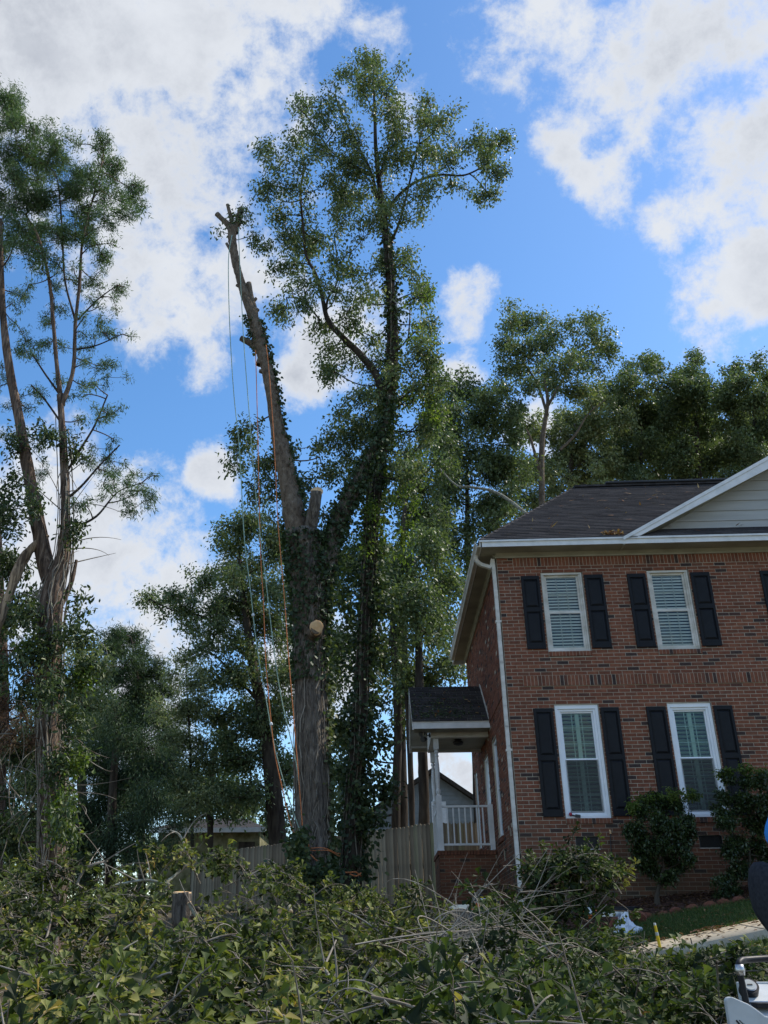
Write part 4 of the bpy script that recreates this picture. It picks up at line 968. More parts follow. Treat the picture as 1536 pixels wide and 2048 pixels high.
def tall_oak():
    Y = 3.2; t = thing('oak_tree', 'tallest leafy oak with an ivy wrapped trunk just right of the felled one', 'tree')
    main = xyY([(702, 1800, 50), (703, 1740, 44), (708, 1600, 36), (716, 1480, 33), (724, 1350, 30), (732, 1200, 30), (740, 1060, 30), (752, 940, 28), (768, 850, 25), (780, 760, 22), (784, 680, 20), (780, 600, 18), (774, 520, 17), (768, 450, 14), (758, 380, 11), (750, 300, 8), (748, 220, 6), (745, 150, 3)], Y)
    o, P, r = bark_tube(main, 'bark_dark', n=130, sides=20, seed=11, parent=t)
    limbs = [[(770, 830, 20), (757, 760, 17), (725, 715, 15), (685, 675, 13), (655, 640, 11), (643, 590, 8), (632, 550, 7), (612, 510, 6), (606, 450, 5), (601, 380, 4), (612, 330, 3)], [(768, 440, 10), (790, 400, 8), (830, 365, 6), (880, 350, 5), (930, 350, 4), (975, 325, 3), (1005, 285, 2)],
             [(756, 400, 8), (740, 340, 6), (715, 290, 4), (690, 240, 3), (670, 190, 2)], [(775, 500, 7), (800, 440, 5), (820, 360, 4), (842, 270, 3), (862, 215, 2)], [(755, 365, 6), (775, 300, 4), (785, 240, 3), (760, 170, 2)], [(745, 350, 5), (705, 330, 4), (660, 300, 3), (620, 240, 2)], [(652, 640, 6), (655, 600, 5), (675, 560, 3), (672, 500, 2)], [(640, 640, 4), (605, 600, 3), (573, 595, 2)]]
    for k, l in enumerate(limbs): bark_tube([(a, b, w, Y + (.35 * math.sin(k * 2.1)) * i / len(l)) for i, (a, b, w) in enumerate(l)], 'bark_dark', n=40, sides=9, seed=60 + k, parent=t, name='limb', flute=.02, lump=.04)
    sk = samples(main[7:], *[[(a, b, w, Y) for a, b, w in l] for l in limbs])
    B = [(745, 150, 38, 32), (722, 175, 42, 36), (770, 178, 30, 35), (695, 160, 26, 22), (748, 125, 14, 14), (640, 205, 40, 28), (600, 215, 20, 20), (655, 240, 35, 28), (590, 210, 10, 10), (700, 240, 50, 38), (760, 245, 50, 42), (820, 240, 42, 26), (858, 208, 20, 22), (868, 250, 24, 28), (845, 280, 45, 30), (590, 285, 34, 24), (548, 300, 22, 18), (530, 320, 12, 10), (660, 290, 45, 34), (720, 310, 55, 42), (790, 310, 52, 46), (850, 322, 38, 34), (575, 335, 28, 14),
         (545, 378, 26, 11), (520, 372, 10, 7), (590, 385, 42, 32), (640, 350, 32, 26), (670, 385, 52, 44), (735, 390, 50, 46), (800, 390, 48, 38), (850, 372, 26, 24), (870, 420, 0.1, 0.1), (925, 297, 28, 22), (905, 320, 20, 16), (962, 272, 16, 18), (1005, 275, 19, 12), (985, 295, 22, 16), (968, 325, 20, 16), (995, 350, 16, 16), (940, 372, 26, 16), (970, 385, 18, 14), (560, 430, 20, 10),
         (598, 440, 40, 32), (640, 470, 44, 36), (690, 440, 46, 42), (740, 460, 40, 42), (805, 440, 34, 24), (570, 475, 26, 14), (600, 505, 36, 22), (650, 525, 44, 26), (545, 545, 12, 10), (570, 530, 22, 14), (805, 500, 28, 34), (830, 540, 22, 30), (755, 540, 32, 40), (700, 530, 30, 20), (720, 590, 26, 30), (600, 570, 34, 14), (655, 570, 30, 20), (562, 615, 20, 14), (600, 625, 32, 20), (640, 650, 36, 24), (700, 640, 36, 32), (820, 610, 34, 36), (850, 600, 16, 30), (740, 660, 34, 40),
         (660, 700, 22, 22), (690, 720, 40, 28), (740, 735, 44, 28), (835, 690, 28, 38), (855, 650, 14, 24), (800, 740, 34, 30), (600, 650, 0.1, 0.1), (655, 745, 16, 14)]
    crown(t, [b for b in B if b[2] > 1], Y, 'leaf_oak', .10, 1.0, 'blade', sk, .8, seed=61, tw_per=.47, lobes=5, scatter=.6, lsize=(.3, .7), tuft=.13, barkm='bark_dark', limb_r=.02, droop=.3)
    B2 = [(760, 800, 60, 40), (700, 830, 45, 34), (820, 800, 50, 40), (860, 760, 34, 38), (740, 880, 60, 42), (690, 900, 40, 50), (800, 880, 55, 48), (850, 850, 44, 44), (780, 950, 55, 48), (720, 960, 45, 45), (840, 930, 40, 40), (880, 800, 26, 30), (850, 700, 20, 30), (870, 735, 18, 18)]
    crown(t, B2, Y, 'leaf_oak', .10, 1.0, 'blade', sk, .7, seed=62, tw_per=.48, droop=.3, lobes=5, scatter=.6, lsize=(.3, .7))
    crown(t, [(790, 850, 45, 40), (840, 780, 40, 30), (770, 920, 40, 50), (760, 1000, 28, 50), (745, 1060, 22, 40), (815, 900, 40, 40), (850, 820, 40, 40), (815, 1000, 20, 40), (840, 590, 20, 40), (835, 680, 24, 45), (800, 1080, 14, 30)], Y - .6, 'leaf_bright', .09, .55, 'fold', sk, .3, seed=63, tw_per=.25, droop=.2, lobes=5, scatter=.7, lsize=(.25, .6))  # sunlit clumps: the light is put into a brighter leaf colour
    ivy_on(P, r, .10, .44, 3400, .085, 'leaf_ivy', t, 64, .09, None, rnd=.28)
    ivy_on(P, r, .10, .46, 900, .095, 'leaf_ivy', t, 65, .16, (.2, .5), rnd=.65)  # lighter ivy to the right, sunlight painted in by tone
    ivy_on(P, r, .44, .80, 1600, .09, 'leaf_ivy', t, 66, .06, None, rnd=.4)
    twist(P, r, 10, 67, 'twig', t, .010)
    crown(t, [(748, 1100, 26, 40), (705, 1130, 24, 40), (735, 1180, 30, 40), (700, 1230, 22, 40), (750, 1290, 24, 45), (770, 1200, 22, 40), (700, 1330, 22, 40), (755, 1400, 26, 40), (690, 1440, 22, 36), (765, 1480, 30, 40), (740, 1560, 34, 40), (690, 1560, 20, 40), (770, 1590, 28, 30), (730, 1640, 34, 18)], Y, 'leaf_ivy', .085, .7, 'ivy', None, .3, seed=68, tw_per=.32)


tall_oak()


# --- the two cedars at the left edge
def cedars():
    Y = -2.2
    t = thing('cedar_tree', 'red cedar with peeling reddish trunk forking beside the torn limb at left', 'tree')
    main = [(104, 1800, 54), (105, 1740, 48), (106, 1650, 44), (103, 1550, 42), (98, 1450, 40), (103, 1350, 42), (104, 1250, 46), (112, 1180, 44), (128, 1120, 28), (133, 1050, 20), (132, 960, 17), (127, 860, 14), (122, 790, 12)]
    lim = [[(108, 1190, 34), (90, 1120, 34), (75, 1040, 30), (62, 970, 26), (50, 900, 23), (38, 830, 20), (22, 750, 18), (10, 660, 15), (4, 560, 11), (2, 440, 8)],
           [(122, 800, 11), (113, 720, 9), (106, 640, 8), (98, 560, 7), (78, 480, 6), (52, 430, 5)], [(124, 810, 11), (146, 740, 9), (150, 650, 8), (158, 570, 7), (165, 480, 5), (185, 400, 4), (205, 320, 3)], [(150, 640, 5), (130, 560, 4), (125, 470, 4), (118, 380, 3)],
           [(105, 1240, 16), (140, 1170, 10), (152, 1120, 6)], [(132, 1000, 7), (165, 970, 5), (200, 930, 4), (240, 890, 3)], [(130, 950, 6), (160, 900, 5), (190, 850, 4), (215, 790, 3)], [(132, 1060, 6), (190, 1035, 5), (235, 985, 3), (285, 965, 2)], [(120, 790, 5), (85, 740, 4), (60, 700, 3)], [(125, 850, 5), (90, 800, 4), (62, 770, 3)], [(155, 640, 4), (195, 600, 3), (235, 570, 2)], [(148, 700, 4), (195, 690, 3), (245, 668, 2)]]
    Yf = lambda l, k: [(a, b, w, Y + .25 * math.sin(k * 1.9) * i / len(l)) for i, (a, b, w) in enumerate(l)]
    o, P, r = bark_tube(Yf(main, 0), 'bark_cedar', n=110, sides=26, seed=71, parent=t, flute=.10, lump=.07)
    LP = []
    for k, l in enumerate(lim):
        q = Yf(l, k); LP.append(q); o_, Pk, rk = bark_tube(q, 'bark_cedar' if l[0][2] > 8 else 'bark_dark', n=50, sides=14 if l[0][2] > 15 else 7, seed=72 + k, parent=t, name='limb', flute=.05, lump=.06)
        if k == 0: P1, r1 = Pk, rk
    sk = samples(Yf(main, 0)[6:], *LP)
    g = np.random.default_rng(77)
    dense = [(20, 250, 45, 60), (5, 330, 50, 60), (60, 330, 45, 50), (95, 275, 32, 20), (75, 300, 36, 26), (112, 300, 16, 12), (110, 345, 42, 36), (150, 385, 36, 34), (195, 320, 30, 30), (207, 285, 14, 18), (185, 355, 38, 30), (232, 350, 16, 14), (215, 390, 32, 28), (268, 372, 16, 18), (262, 405, 20, 18), (40, 400, 55, 44), (100, 410, 50, 40), (160, 430, 50, 34), (205, 440, 34, 24), (30, 460, 50, 40), (90, 470, 45, 30), (140, 475, 44, 26), (185, 482, 34, 18), (210, 510, 18, 14), (15, 190, 30, 30), (35, 220, 20, 18), (5, 520, 35, 40), (60, 520, 30, 26), (110, 520, 34, 20), (250, 425, 20, 10)]
    crown(t, dense, Y, 'leaf_cedar', .085, 1.0, 'needle', sk, .6, seed=73, tw_per=.72, tuft=.07, lobes=8, scatter=.62, lsize=(.28, .6), limb_r=.016, lift=.6, droop=.1, jit=.45, barkm='bark_cedar', tw_r=.005)
    wisp = [(150, 560, 38, 24), (195, 560, 30, 14), (100, 600, 30, 24), (60, 600, 30, 30), (200, 610, 26, 12), (235, 575, 14, 9), (170, 650, 34, 22), (225, 665, 30, 10), (265, 672, 12, 7), (110, 680, 30, 24), (60, 690, 26, 24), (190, 720, 36, 20), (225, 750, 22, 18), (150, 760, 32, 24), (190, 800, 30, 20), (100, 780, 30, 20), (50, 800, 30, 24), (220, 820, 22, 12), (170, 860, 30, 18), (215, 900, 24, 14), (250, 935, 24, 10), (275, 965, 28, 10), (292, 985, 14, 10), (245, 990, 30, 12), (265, 1015, 24, 9), (210, 960, 28, 14), (180, 930, 26, 16), (90, 880, 24, 22), (30, 870, 28, 24), (170, 1010, 20, 12), (20, 620, 30, 30), (15, 720, 26, 26), (80, 950, 22, 22)]
    crown(t, wisp, Y, 'leaf_cedar', .075, .9, 'needle', sk, .5, seed=74, tw_per=.6, tuft=.05, lobes=5, scatter=.8, lsize=(.28, .6), limb_r=.013, lift=.5, droop=.25, jit=.4, barkm='bark_cedar', tw_r=.004)
    # torn limb
    bark_tube([(98, 1072, 5, Y), (84, 1076, 10, Y - .05), (68, 1092, 16, Y - .1), (50, 1112, 20, Y - .15), (34, 1144, 22, Y - .2), (22, 1180, 18, Y - .2), (6, 1226, 18, Y - .2), (-14, 1290, 14, Y - .2)], 'torn_wood', n=26, sides=10, seed=75, parent=t, name='torn_limb', flute=.16, lump=.14, label='torn pale limb hanging down')
    twist(P, r, 30, 76, 'twig', t, .010, spread=.06)
    # bare dead twigs
    gg = np.random.default_rng(78); a = P[gg.integers(25, 100, 46)]; d = unit(np.stack([gg.normal(0, 1, 46), gg.normal(0, .5, 46), gg.normal(.1, .5, 46)], 1)) * gg.uniform(.35, 1.3, (46, 1))
    B3 = bez(a, a + d * .5 + gg.normal(0, .12, d.shape) + np.array([0, 0, .12]), a + d + np.array([0, 0, -.12]), 9); v, q = tubes_batch(B3, np.linspace(.013, .003, 9)[None].repeat(46, 0), 4)
    link('dead_twig', mesh('dead_twig', v, q, 'twig', rnd=gg.random(len(q))), t, 'stuff')
    # creeper on the trunk
    v_ = [(150, 900, 16, 30), (85, 870, 20, 24), (30, 900, 26, 36), (15, 980, 28, 40), (60, 1010, 16, 24), (155, 1060, 16, 26), (20, 1060, 26, 36), (165, 1280, 18, 14), (175, 1330, 14, 12), (150, 1230, 18, 24), (45, 1240, 40, 40), (110, 1280, 38, 36), (60, 1320, 46, 34), (20, 1330, 30, 40), (130, 1350, 34, 34), (140, 1420, 30, 34), (60, 1400, 40, 36), (150, 1490, 26, 30), (120, 1600, 18, 30), (128, 1660, 16, 34), (115, 1540, 22, 26), (100, 1400, 24, 40)]
    crown(t, v_, Y - .3, 'leaf_ivy', .085, .65, 'fold', None, .3, seed=79, tw_per=.6, name='creeper', tw_r=.005)
    crown(t, [(145, 1520, 18, 22), (118, 1610, 14, 26), (125, 1660, 12, 24), (160, 1350, 16, 14), (60, 1290, 30, 20)], Y - .45, 'leaf_bright', .10, .6, 'fan', None, .1, seed=80, tw_per=.6, name='creeper', tw_r=.005)
    # second, half dead cedar at the very edge
    t2 = thing('cedar_tree', 'half dead cedar at the left edge draped in vines and rust brown needles', 'tree')
    m2 = [(-20, 1800, 40, Y + 1.5), (-8, 1600, 34, Y + 1.5), (0, 1400, 30, Y + 1.5), (-6, 1200, 26, Y + 1.5), (-15, 1000, 20, Y + 1.5)]
    o, Pq, rq = bark_tube(m2, 'bark_cedar', n=60, sides=16, seed=81, parent=t2)
    crown(t2, [(20, 1380, 50, 40), (50, 1440, 40, 34), (15, 1480, 40, 30), (70, 1350, 30, 30), (30, 1300, 40, 34), (80, 1480, 24, 30)], Y + .4, 'leaf_brown', .07, .7, 'needle', samples(m2), .4, seed=82, tw_per=.28, tuft=.05, name='dead_foliage')
    crown(t2, [(20, 1130, 40, 50), (50, 1210, 40, 40), (10, 1240, 40, 50), (40, 1520, 50, 40), (20, 1590, 50, 44), (75, 1580, 40, 40), (50, 1650, 60, 34), (10, 1680, 50, 30), (0, 1000, 30, 40), (150, 1440, 24, 30), (85, 1250, 30, 34)], Y + 1.0, 'leaf_ivy', .09, .8, 'fold', samples(m2), .5, seed=83, tw_per=.8)
    gg = np.random.default_rng(84); n = 60; a = np.array([at(gg.uniform(-20, 130), gg.uniform(1300, 1650), Y + gg.uniform(-.3, 1)) for _ in range(n)]); d = np.stack([gg.normal(0, .5, n), gg.normal(0, .3, n), gg.normal(-.7, .5, n)], 1)
    B3 = bez(a, a + d * .6 + gg.normal(0, .35, d.shape), a + d * 1.3, 12); v, q = tubes_batch(B3, np.linspace(.011, .004, 12)[None].repeat(n, 0), 4)
    link('hanging_vine', mesh('hanging_vine', v, q, 'twig', rnd=gg.random(len(q))), t2, 'stuff')


cedars()


def back_tree(name, label, Y, trunk, blobs, leaf='leaf_far', size=.16, seed=0, dens=1.0, tw=.8, trunkm='bark_dark', group=None, kind='blade', lims=(), **kw):
    t = thing(name, label, 'tree', group=group); paths = []
    for k, l in enumerate([trunk] + list(lims)):
        q = [(a, b, w, Y) for a, b, w in l]; paths.append(q)
        bark_tube(q, trunkm, n=40, sides=10, seed=seed + k, parent=t, name='trunk' if k == 0 else 'limb', flute=.03)
    crown(t, blobs, Y, leaf, size, dens, kind, samples(*paths), kw.pop('Yspread', 1.3), seed=seed, tw_per=tw * 1.0, lobes=6, scatter=.62, lsize=(.34, .82), limb_r=kw.pop('limb_r', .035), tuft=kw.pop('tuft', .18), tw_r=.010, **kw)
    return t


GB = 'trees standing beyond the fence'
back_tree('pine_tree', 'dark pine with a pointed crown rising against the white cloud', 26, [(284, 1760, 16), (282, 1600, 15), (279, 1450, 12), (272, 1340, 8), (262, 1275, 3)],
          [(225, 1270, 18, 12), (262, 1275, 26, 14), (240, 1300, 34, 22), (275, 1320, 40, 22), (230, 1340, 28, 18), (300, 1350, 34, 20), (265, 1370, 50, 24), (320, 1380, 26, 16), (290, 1410, 50, 24), (240, 1410, 36, 18), (320, 1440, 34, 20), (275, 1450, 54, 24), (215, 1460, 0.5, 0.5), (300, 1490, 40, 20), (250, 1500, 40, 24), (340, 1480, 24, 14), (280, 1540, 60, 30), (250, 1580, 60, 30)],
          'leaf_cypress', .20, 101, 1.3, 1.6, kind='needle', group=GB, lift=.5, jit=.7)
back_tree('young_tree', 'slender young tree with fine pale leaves right of the pine', 17, [(384, 1760, 8), (383, 1600, 7), (380, 1480, 5), (374, 1380, 3), (372, 1320, 2)],
          [(372, 1330, 26, 16), (345, 1360, 26, 20), (395, 1365, 30, 22), (360, 1400, 44, 24), (410, 1400, 20, 22), (330, 1420, 26, 18), (380, 1440, 50, 24), (345, 1480, 40, 22), (400, 1490, 40, 24), (370, 1530, 56, 26), (340, 1570, 44, 26), (410, 1580, 46, 30), (375, 1620, 60, 24)], 'leaf_far_light', .11, 102, .7, .7, group=GB, limb_r=.015)
back_tree('sweetgum_tree', 'broad leafy tree whose long branch reaches left over the white cloud', 17, [(560, 1760, 40), (548, 1600, 36), (530, 1450, 28), (505, 1330, 20), (490, 1220, 14), (480, 1120, 8)],
          [(300, 1197, 20, 8), (325, 1205, 26, 13), (350, 1225, 26, 14), (380, 1215, 30, 16), (345, 1192, 18, 8), (400, 1170, 28, 22), (425, 1205, 36, 24), (385, 1250, 22, 12), (420, 1250, 36, 24), (440, 1150, 34, 26), (460, 1095, 28, 22), (445, 1075, 18, 12), (480, 1060, 34, 20), (500, 1100, 50, 34), (520, 1050, 34, 26), (470, 1180, 50, 40), (520, 1160, 55, 44), (470, 1250, 50, 36), (430, 1300, 40, 26), (530, 1240, 50, 50), (480, 1320, 55, 36), (550, 1320, 50, 50), (440, 1360, 44, 28), (500, 1400, 56, 40), (560, 1400, 40, 50), (450, 1440, 44, 34), (520, 1470, 60, 40), (470, 1520, 50, 36), (550, 1540, 40, 40), (500, 1590, 60, 40), (440, 1590, 40, 30), (560, 1610, 30, 40), (560, 1100, 30, 50), (560, 1200, 30, 50)],
          'leaf_oak', .14, 103, .85, .66, group=GB, lims=[[(500, 1320, 9), (455, 1275, 6), (410, 1235, 5), (350, 1222, 3), (300, 1198, 2)], [(515, 1400, 8), (470, 1350, 5), (430, 1310, 3)]], kind='blade', Yspread=1.0)
back_tree('oak_tree', 'dense dark oak filling the gap right of the tall ivy covered trunk', 12, [(806, 1760, 24), (803, 1600, 22), (800, 1450, 19), (798, 1300, 16), (800, 1150, 12), (810, 1000, 8)],
          [(830, 960, 40, 40), (870, 900, 40, 36), (800, 1040, 40, 40), (850, 1030, 44, 40), (790, 1120, 36, 40), (840, 1110, 50, 44), (880, 1070, 34, 40), (800, 1190, 36, 40), (850, 1200, 44, 40), (890, 1150, 30, 40), (790, 1270, 30, 36), (840, 1280, 36, 40), (880, 1260, 26, 50), (800, 1350, 30, 30), (840, 1350, 22, 30), (680, 1100, 34, 50), (670, 1190, 34, 50), (680, 1290, 36, 50), (670, 1390, 34, 50), (680, 1480, 34, 44), (670, 1560, 34, 44), (790, 1420, 26, 34), (680, 1630, 34, 30), (770, 1330, 24, 40), (770, 1130, 26, 50), (900, 1330, 30, 24), (860, 1370, 30, 20)],
          'leaf_far', .14, 104, .9, .85, group=GB)
back_tree('oak_tree', 'dark oak with a rounded top just left of the long bare branch', 17, [(960, 1700, 20), (950, 1400, 18), (940, 1200, 14), (935, 1050, 10), (935, 930, 6)],
          [(905, 775, 30, 18), (940, 790, 36, 26), (985, 790, 30, 20), (900, 820, 40, 34), (960, 840, 50, 36), (1010, 830, 28, 30), (880, 870, 36, 34), (930, 890, 50, 40), (990, 890, 44, 36), (1030, 870, 18, 26), (900, 950, 44, 40), (960, 950, 50, 40), (1010, 950, 40, 36), (880, 1010, 40, 40), (940, 1010, 50, 36), (1000, 1000, 46, 30), (900, 1080, 44, 44), (960, 1050, 40, 34), (900, 1160, 34, 44), (930, 1110, 24, 40), (1030, 930, 26, 30), (880, 1220, 30, 40), (1010, 1040, 30, 20), (900, 1280, 24, 30)],
          'leaf_far', .15, 105, .85, .8, group=GB)
back_tree('oak_tree', 'airy tall oak with a pale slender trunk standing above the roof hip', 19, [(1086, 1200, 15), (1084, 1010, 13), (1083, 950, 12), (1084, 890, 11), (1090, 840, 9), (1095, 800, 7), (1088, 760, 4)],
          [(1075, 640, 26, 16), (1040, 650, 30, 20), (1010, 655, 24, 16), (1100, 660, 30, 20), (1150, 650, 26, 14), (1180, 640, 20, 10), (1020, 690, 34, 22), (1060, 700, 40, 26), (1110, 700, 36, 28), (1160, 690, 40, 26), (1195, 680, 18, 20), (1040, 735, 40, 22), (1090, 745, 28, 20), (1140, 740, 44, 26), (1190, 725, 34, 22), (1225, 708, 14, 9), (1010, 740, 16, 14), (1060, 770, 16, 12), (1150, 780, 34, 20), (1105, 770, 16, 16), (1000, 785, 18, 8)],
          'leaf_oak', .15, 106, .8, .62, 'bark_smooth', GB, lims=[[(1095, 830, 7), (1075, 770, 5), (1050, 730, 4), (1020, 690, 2)], [(1097, 810, 6), (1125, 760, 5), (1160, 710, 3), (1195, 670, 2)], [(1083, 960, 7), (1068, 900, 6), (1058, 870, 5), (1050, 855, 2)], [(1120, 900, 6), (1150, 870, 5), (1175, 830, 3), (1210, 800, 2)]], limb_r=.02)
back_tree('oak_tree', 'full grey green oak behind the middle of the roof ridge', 24, [(1130, 1300, 20), (1135, 1100, 16), (1140, 950, 10), (1150, 850, 6)],
          [(1065, 860, 34, 30), (1110, 870, 50, 36), (1160, 840, 50, 40), (1080, 920, 50, 36), (1140, 920, 60, 40), (1190, 890, 50, 44), (1060, 970, 44, 30), (1120, 970, 60, 30), (1180, 960, 60, 34), (1220, 920, 40, 40), (1190, 800, 34, 30), (1060, 1010, 40, 30), (1100, 1010, 40, 24)], 'leaf_far_light', .17, 107, .85, .85, group=GB)
back_tree('oak_tree', 'tall bushy oak with a peaked top nearest the pale trunked one', 25, [(1280, 1300, 22), (1280, 1100, 18), (1280, 950, 12), (1285, 830, 7)],
          [(1270, 735, 26, 16), (1300, 745, 30, 18), (1250, 765, 34, 24), (1290, 785, 50, 28), (1330, 770, 30, 24), (1235, 820, 40, 34), (1290, 835, 56, 36), (1250, 880, 50, 36), (1310, 880, 50, 36), (1240, 930, 50, 34), (1300, 940, 60, 40), (1340, 830, 34, 40)], 'leaf_far', .17, 108, .9, .9, group=GB)
back_tree('oak_tree', 'tall narrow topped oak in the middle of the row above the gable', 25, [(1400, 1300, 22), (1400, 1100, 18), (1398, 950, 12), (1392, 820, 7)],
          [(1388, 718, 14, 14), (1385, 745, 26, 18), (1350, 750, 26, 16), (1400, 770, 40, 26), (1360, 790, 36, 26), (1420, 800, 34, 28), (1370, 840, 50, 36), (1420, 860, 44, 36), (1380, 900, 56, 40), (1430, 920, 50, 40), (1360, 950, 50, 36)], 'leaf_far', .17, 109, .9, .9, group=GB)
back_tree('oak_tree', 'dark wide oak at the right edge behind the gable', 24, [(1510, 1300, 22), (1510, 1100, 18), (1510, 950, 12), (1508, 820, 7)],
          [(1480, 742, 24, 16), (1510, 735, 24, 18), (1545, 750, 24, 20), (1465, 780, 30, 26), (1510, 790, 50, 30), (1550, 800, 30, 34), (1470, 840, 44, 38), (1520, 850, 50, 40), (1480, 900, 50, 36), (1535, 910, 44, 40), (1460, 960, 40, 34)], 'leaf_far', .16, 110, .9, .95, group=GB)
gx = np.random.default_rng(1111)
back_tree('oak_tree', 'paler canopy closing the gaps in the row above the gable', 31, [(1350, 1300, 22), (1350, 1100, 18), (1350, 950, 12), (1350, 850, 7)],
          [(gx.uniform(1190, 1560), gx.uniform(800, 960), 34, 26) for _ in range(34)] + [(1330, 800, 30, 18), (1440, 790, 26, 18), (1230, 800, 30, 20)], 'leaf_far_light', .16, 114, .9, .9, group=GB)
# low and middle storey on the left
back_tree('leyland_cypress', 'dark feathery cypress screen low on the left behind the forked trunk', 8, [(220, 1800, 22), (225, 1600, 18), (235, 1450, 10), (240, 1400, 4)],
          [(230, 1430, 24, 24), (200, 1480, 40, 34), (250, 1490, 40, 34), (180, 1540, 44, 40), (230, 1550, 50, 40), (290, 1560, 44, 40), (190, 1620, 50, 44), (250, 1630, 50, 44), (290, 1620, 40, 44), (200, 1690, 56, 40), (270, 1690, 56, 40), (300, 1690, 30, 30), (150, 1650, 40, 50), (150, 1710, 50, 30), (60, 1700, 60, 44), (0, 1700, 60, 44), (110, 1730, 50, 30), (30, 1650, 50, 40), (90, 1650, 40, 40), (-40, 1700, 50, 50)], 'leaf_cypress', .11, 111, 1.2, 1.15, kind='needle', group=GB, droop=.4, limb_r=.02)
back_tree('oak_tree', 'yellow green bushy tree directly behind the ivy clad forked trunk', 13, [(170, 1760, 22), (165, 1600, 20), (160, 1450, 14), (160, 1350, 8)],
          [(150, 1330, 40, 26), (185, 1350, 34, 30), (120, 1370, 40, 30), (200, 1395, 24, 24), (160, 1400, 50, 36), (110, 1430, 44, 36), (180, 1450, 40, 30), (130, 1490, 50, 36), (60, 1460, 50, 40), (90, 1540, 60, 40), (30, 1540, 50, 40), (160, 1300, 26, 16)], 'leaf_far_light', .14, 112, .9, .85, group=GB)
back_tree('oak_tree', 'low dark tree over the flat roofed outbuilding', 22, [(420, 1760, 14), (420, 1600, 12), (425, 1500, 8)],
          [(330, 1560, 44, 30), (400, 1570, 50, 34), (450, 1540, 44, 34), (350, 1600, 50, 26), (420, 1605, 56, 24), (300, 1600, 30, 26), (480, 1600, 50, 30), (440, 1490, 30, 26)], 'leaf_far', .17, 113, .85, .8, group=GB)
for k, (lab, tr) in enumerate([('thin straight dark trunk nearest the porch post', [(850, 1760, 26), (848, 1600, 22), (844, 1480, 20), (840, 1380, 18), (838, 1250, 14)]), ('dark leaning trunk second left of the porch post', [(826, 1760, 13), (824, 1600, 12), (818, 1450, 12), (812, 1350, 11), (808, 1200, 9)]), ('slender dark trunk third left of the porch post', [(790, 1760, 20), (793, 1600, 18), (797, 1450, 17), (790, 1320, 14), (784, 1200, 10)])]):
    back_tree('pine_tree', lab, 9.5 + k, tr, [(tr[-1][0] + dx, tr[-1][1] - dy, 28, 34) for dx, dy in ((0, 0), (-14, 40), (16, 50))] + ([(835, 1400, 16, 16), (900, 1345, 34, 14)] if k == 0 else []), 'leaf_far', .13, 120 + k, .8, .7, group='trunks left of the porch')


# --- a wood far behind that closes the horizon
def far_wood():
    g = np.random.default_rng(200); P = []; n = 26000
    x = g.uniform(-75, 75, n); y = g.uniform(58, 74, n) + np.abs(x) * .05; h = (6.5 + 2.5 * np.sin(x * .31) + 2 * np.sin(x * .83 + 1)) * np.sqrt(g.random(n))
    P = np.stack([x, y, .5 + h], 1)
    V, Q, r = leaves(P, g.normal(0, 1, (n, 3)), .8, 'blade', jit=1, g=g)
    o = link('distant_wood', mesh('distant_wood', V, Q, 'leaf_far', rnd=r), None, 'stuff'); o['label'] = 'low dark wood closing the view far behind the fence'; o['category'] = 'wood'


far_wood()

# ------------------------------------------------------------------ fence and neighbours
def fence():
    a = at(868, 1645, 7.9); b = at(385, 1703, 15.6); c = np.array([a[0] + 4.5, a[1] + .3, a[2]])
    f = thing('wooden_fence', 'weathered dog eared board fence running behind the porch and the felled oak', 'fence')
    w, h, t = .142, 1.86, .018; zt = a[2]
    V = [(-w / 2, -t / 2, -h), (w / 2, -t / 2, -h), (w / 2, -t / 2, -.035), (w / 2 - .035, -t / 2, 0), (-w / 2 + .035, -t / 2, 0), (-w / 2, -t / 2, -.035)]
    mb = MB().quadstrip(V, (0, t, 0)).build('picket', 'fence_wood'); pm = mb.data; bpy.data.objects.remove(mb)
    g = np.random.default_rng(9); post = box_mesh('fence_post', .09, .09, 2.0, 'fence_wood')
    for p, q in ((a, b), (a, c)):
        d = q - p; L0 = np.hypot(d[0], d[1]); ang = math.atan2(d[1], d[0]); n = int(L0 / (w + .004))
        for i in range(n):
            s = (i + .5) * (w + .004) / L0; x = p + d * s
            o = link('picket', pm, f); o.location = (x[0], x[1] + g.normal(0, .003), zt + (x[2] - zt) * .0 + g.normal(0, .007) - .10 * min(1, s * .8) * (q is b)); o.rotation_euler = (g.normal(0, .006), g.normal(0, .007), ang)
        for z in (.25, .95, 1.6):
            u = d / L0; MB().beam((p[0] + .02, p[1] + .04, zt - z), (q[0], q[1] + .04, zt - z - .08 * (q is b)), .038, .085).build('fence_rail', 'fence_wood', f)
        for k in range(int(L0 / 2.4) + 1):
            x = p + d * (k * 2.4 / L0); o = link('fence_post', post, f); o.location = (x[0], x[1] + .06, zt - 1.05)


fence()


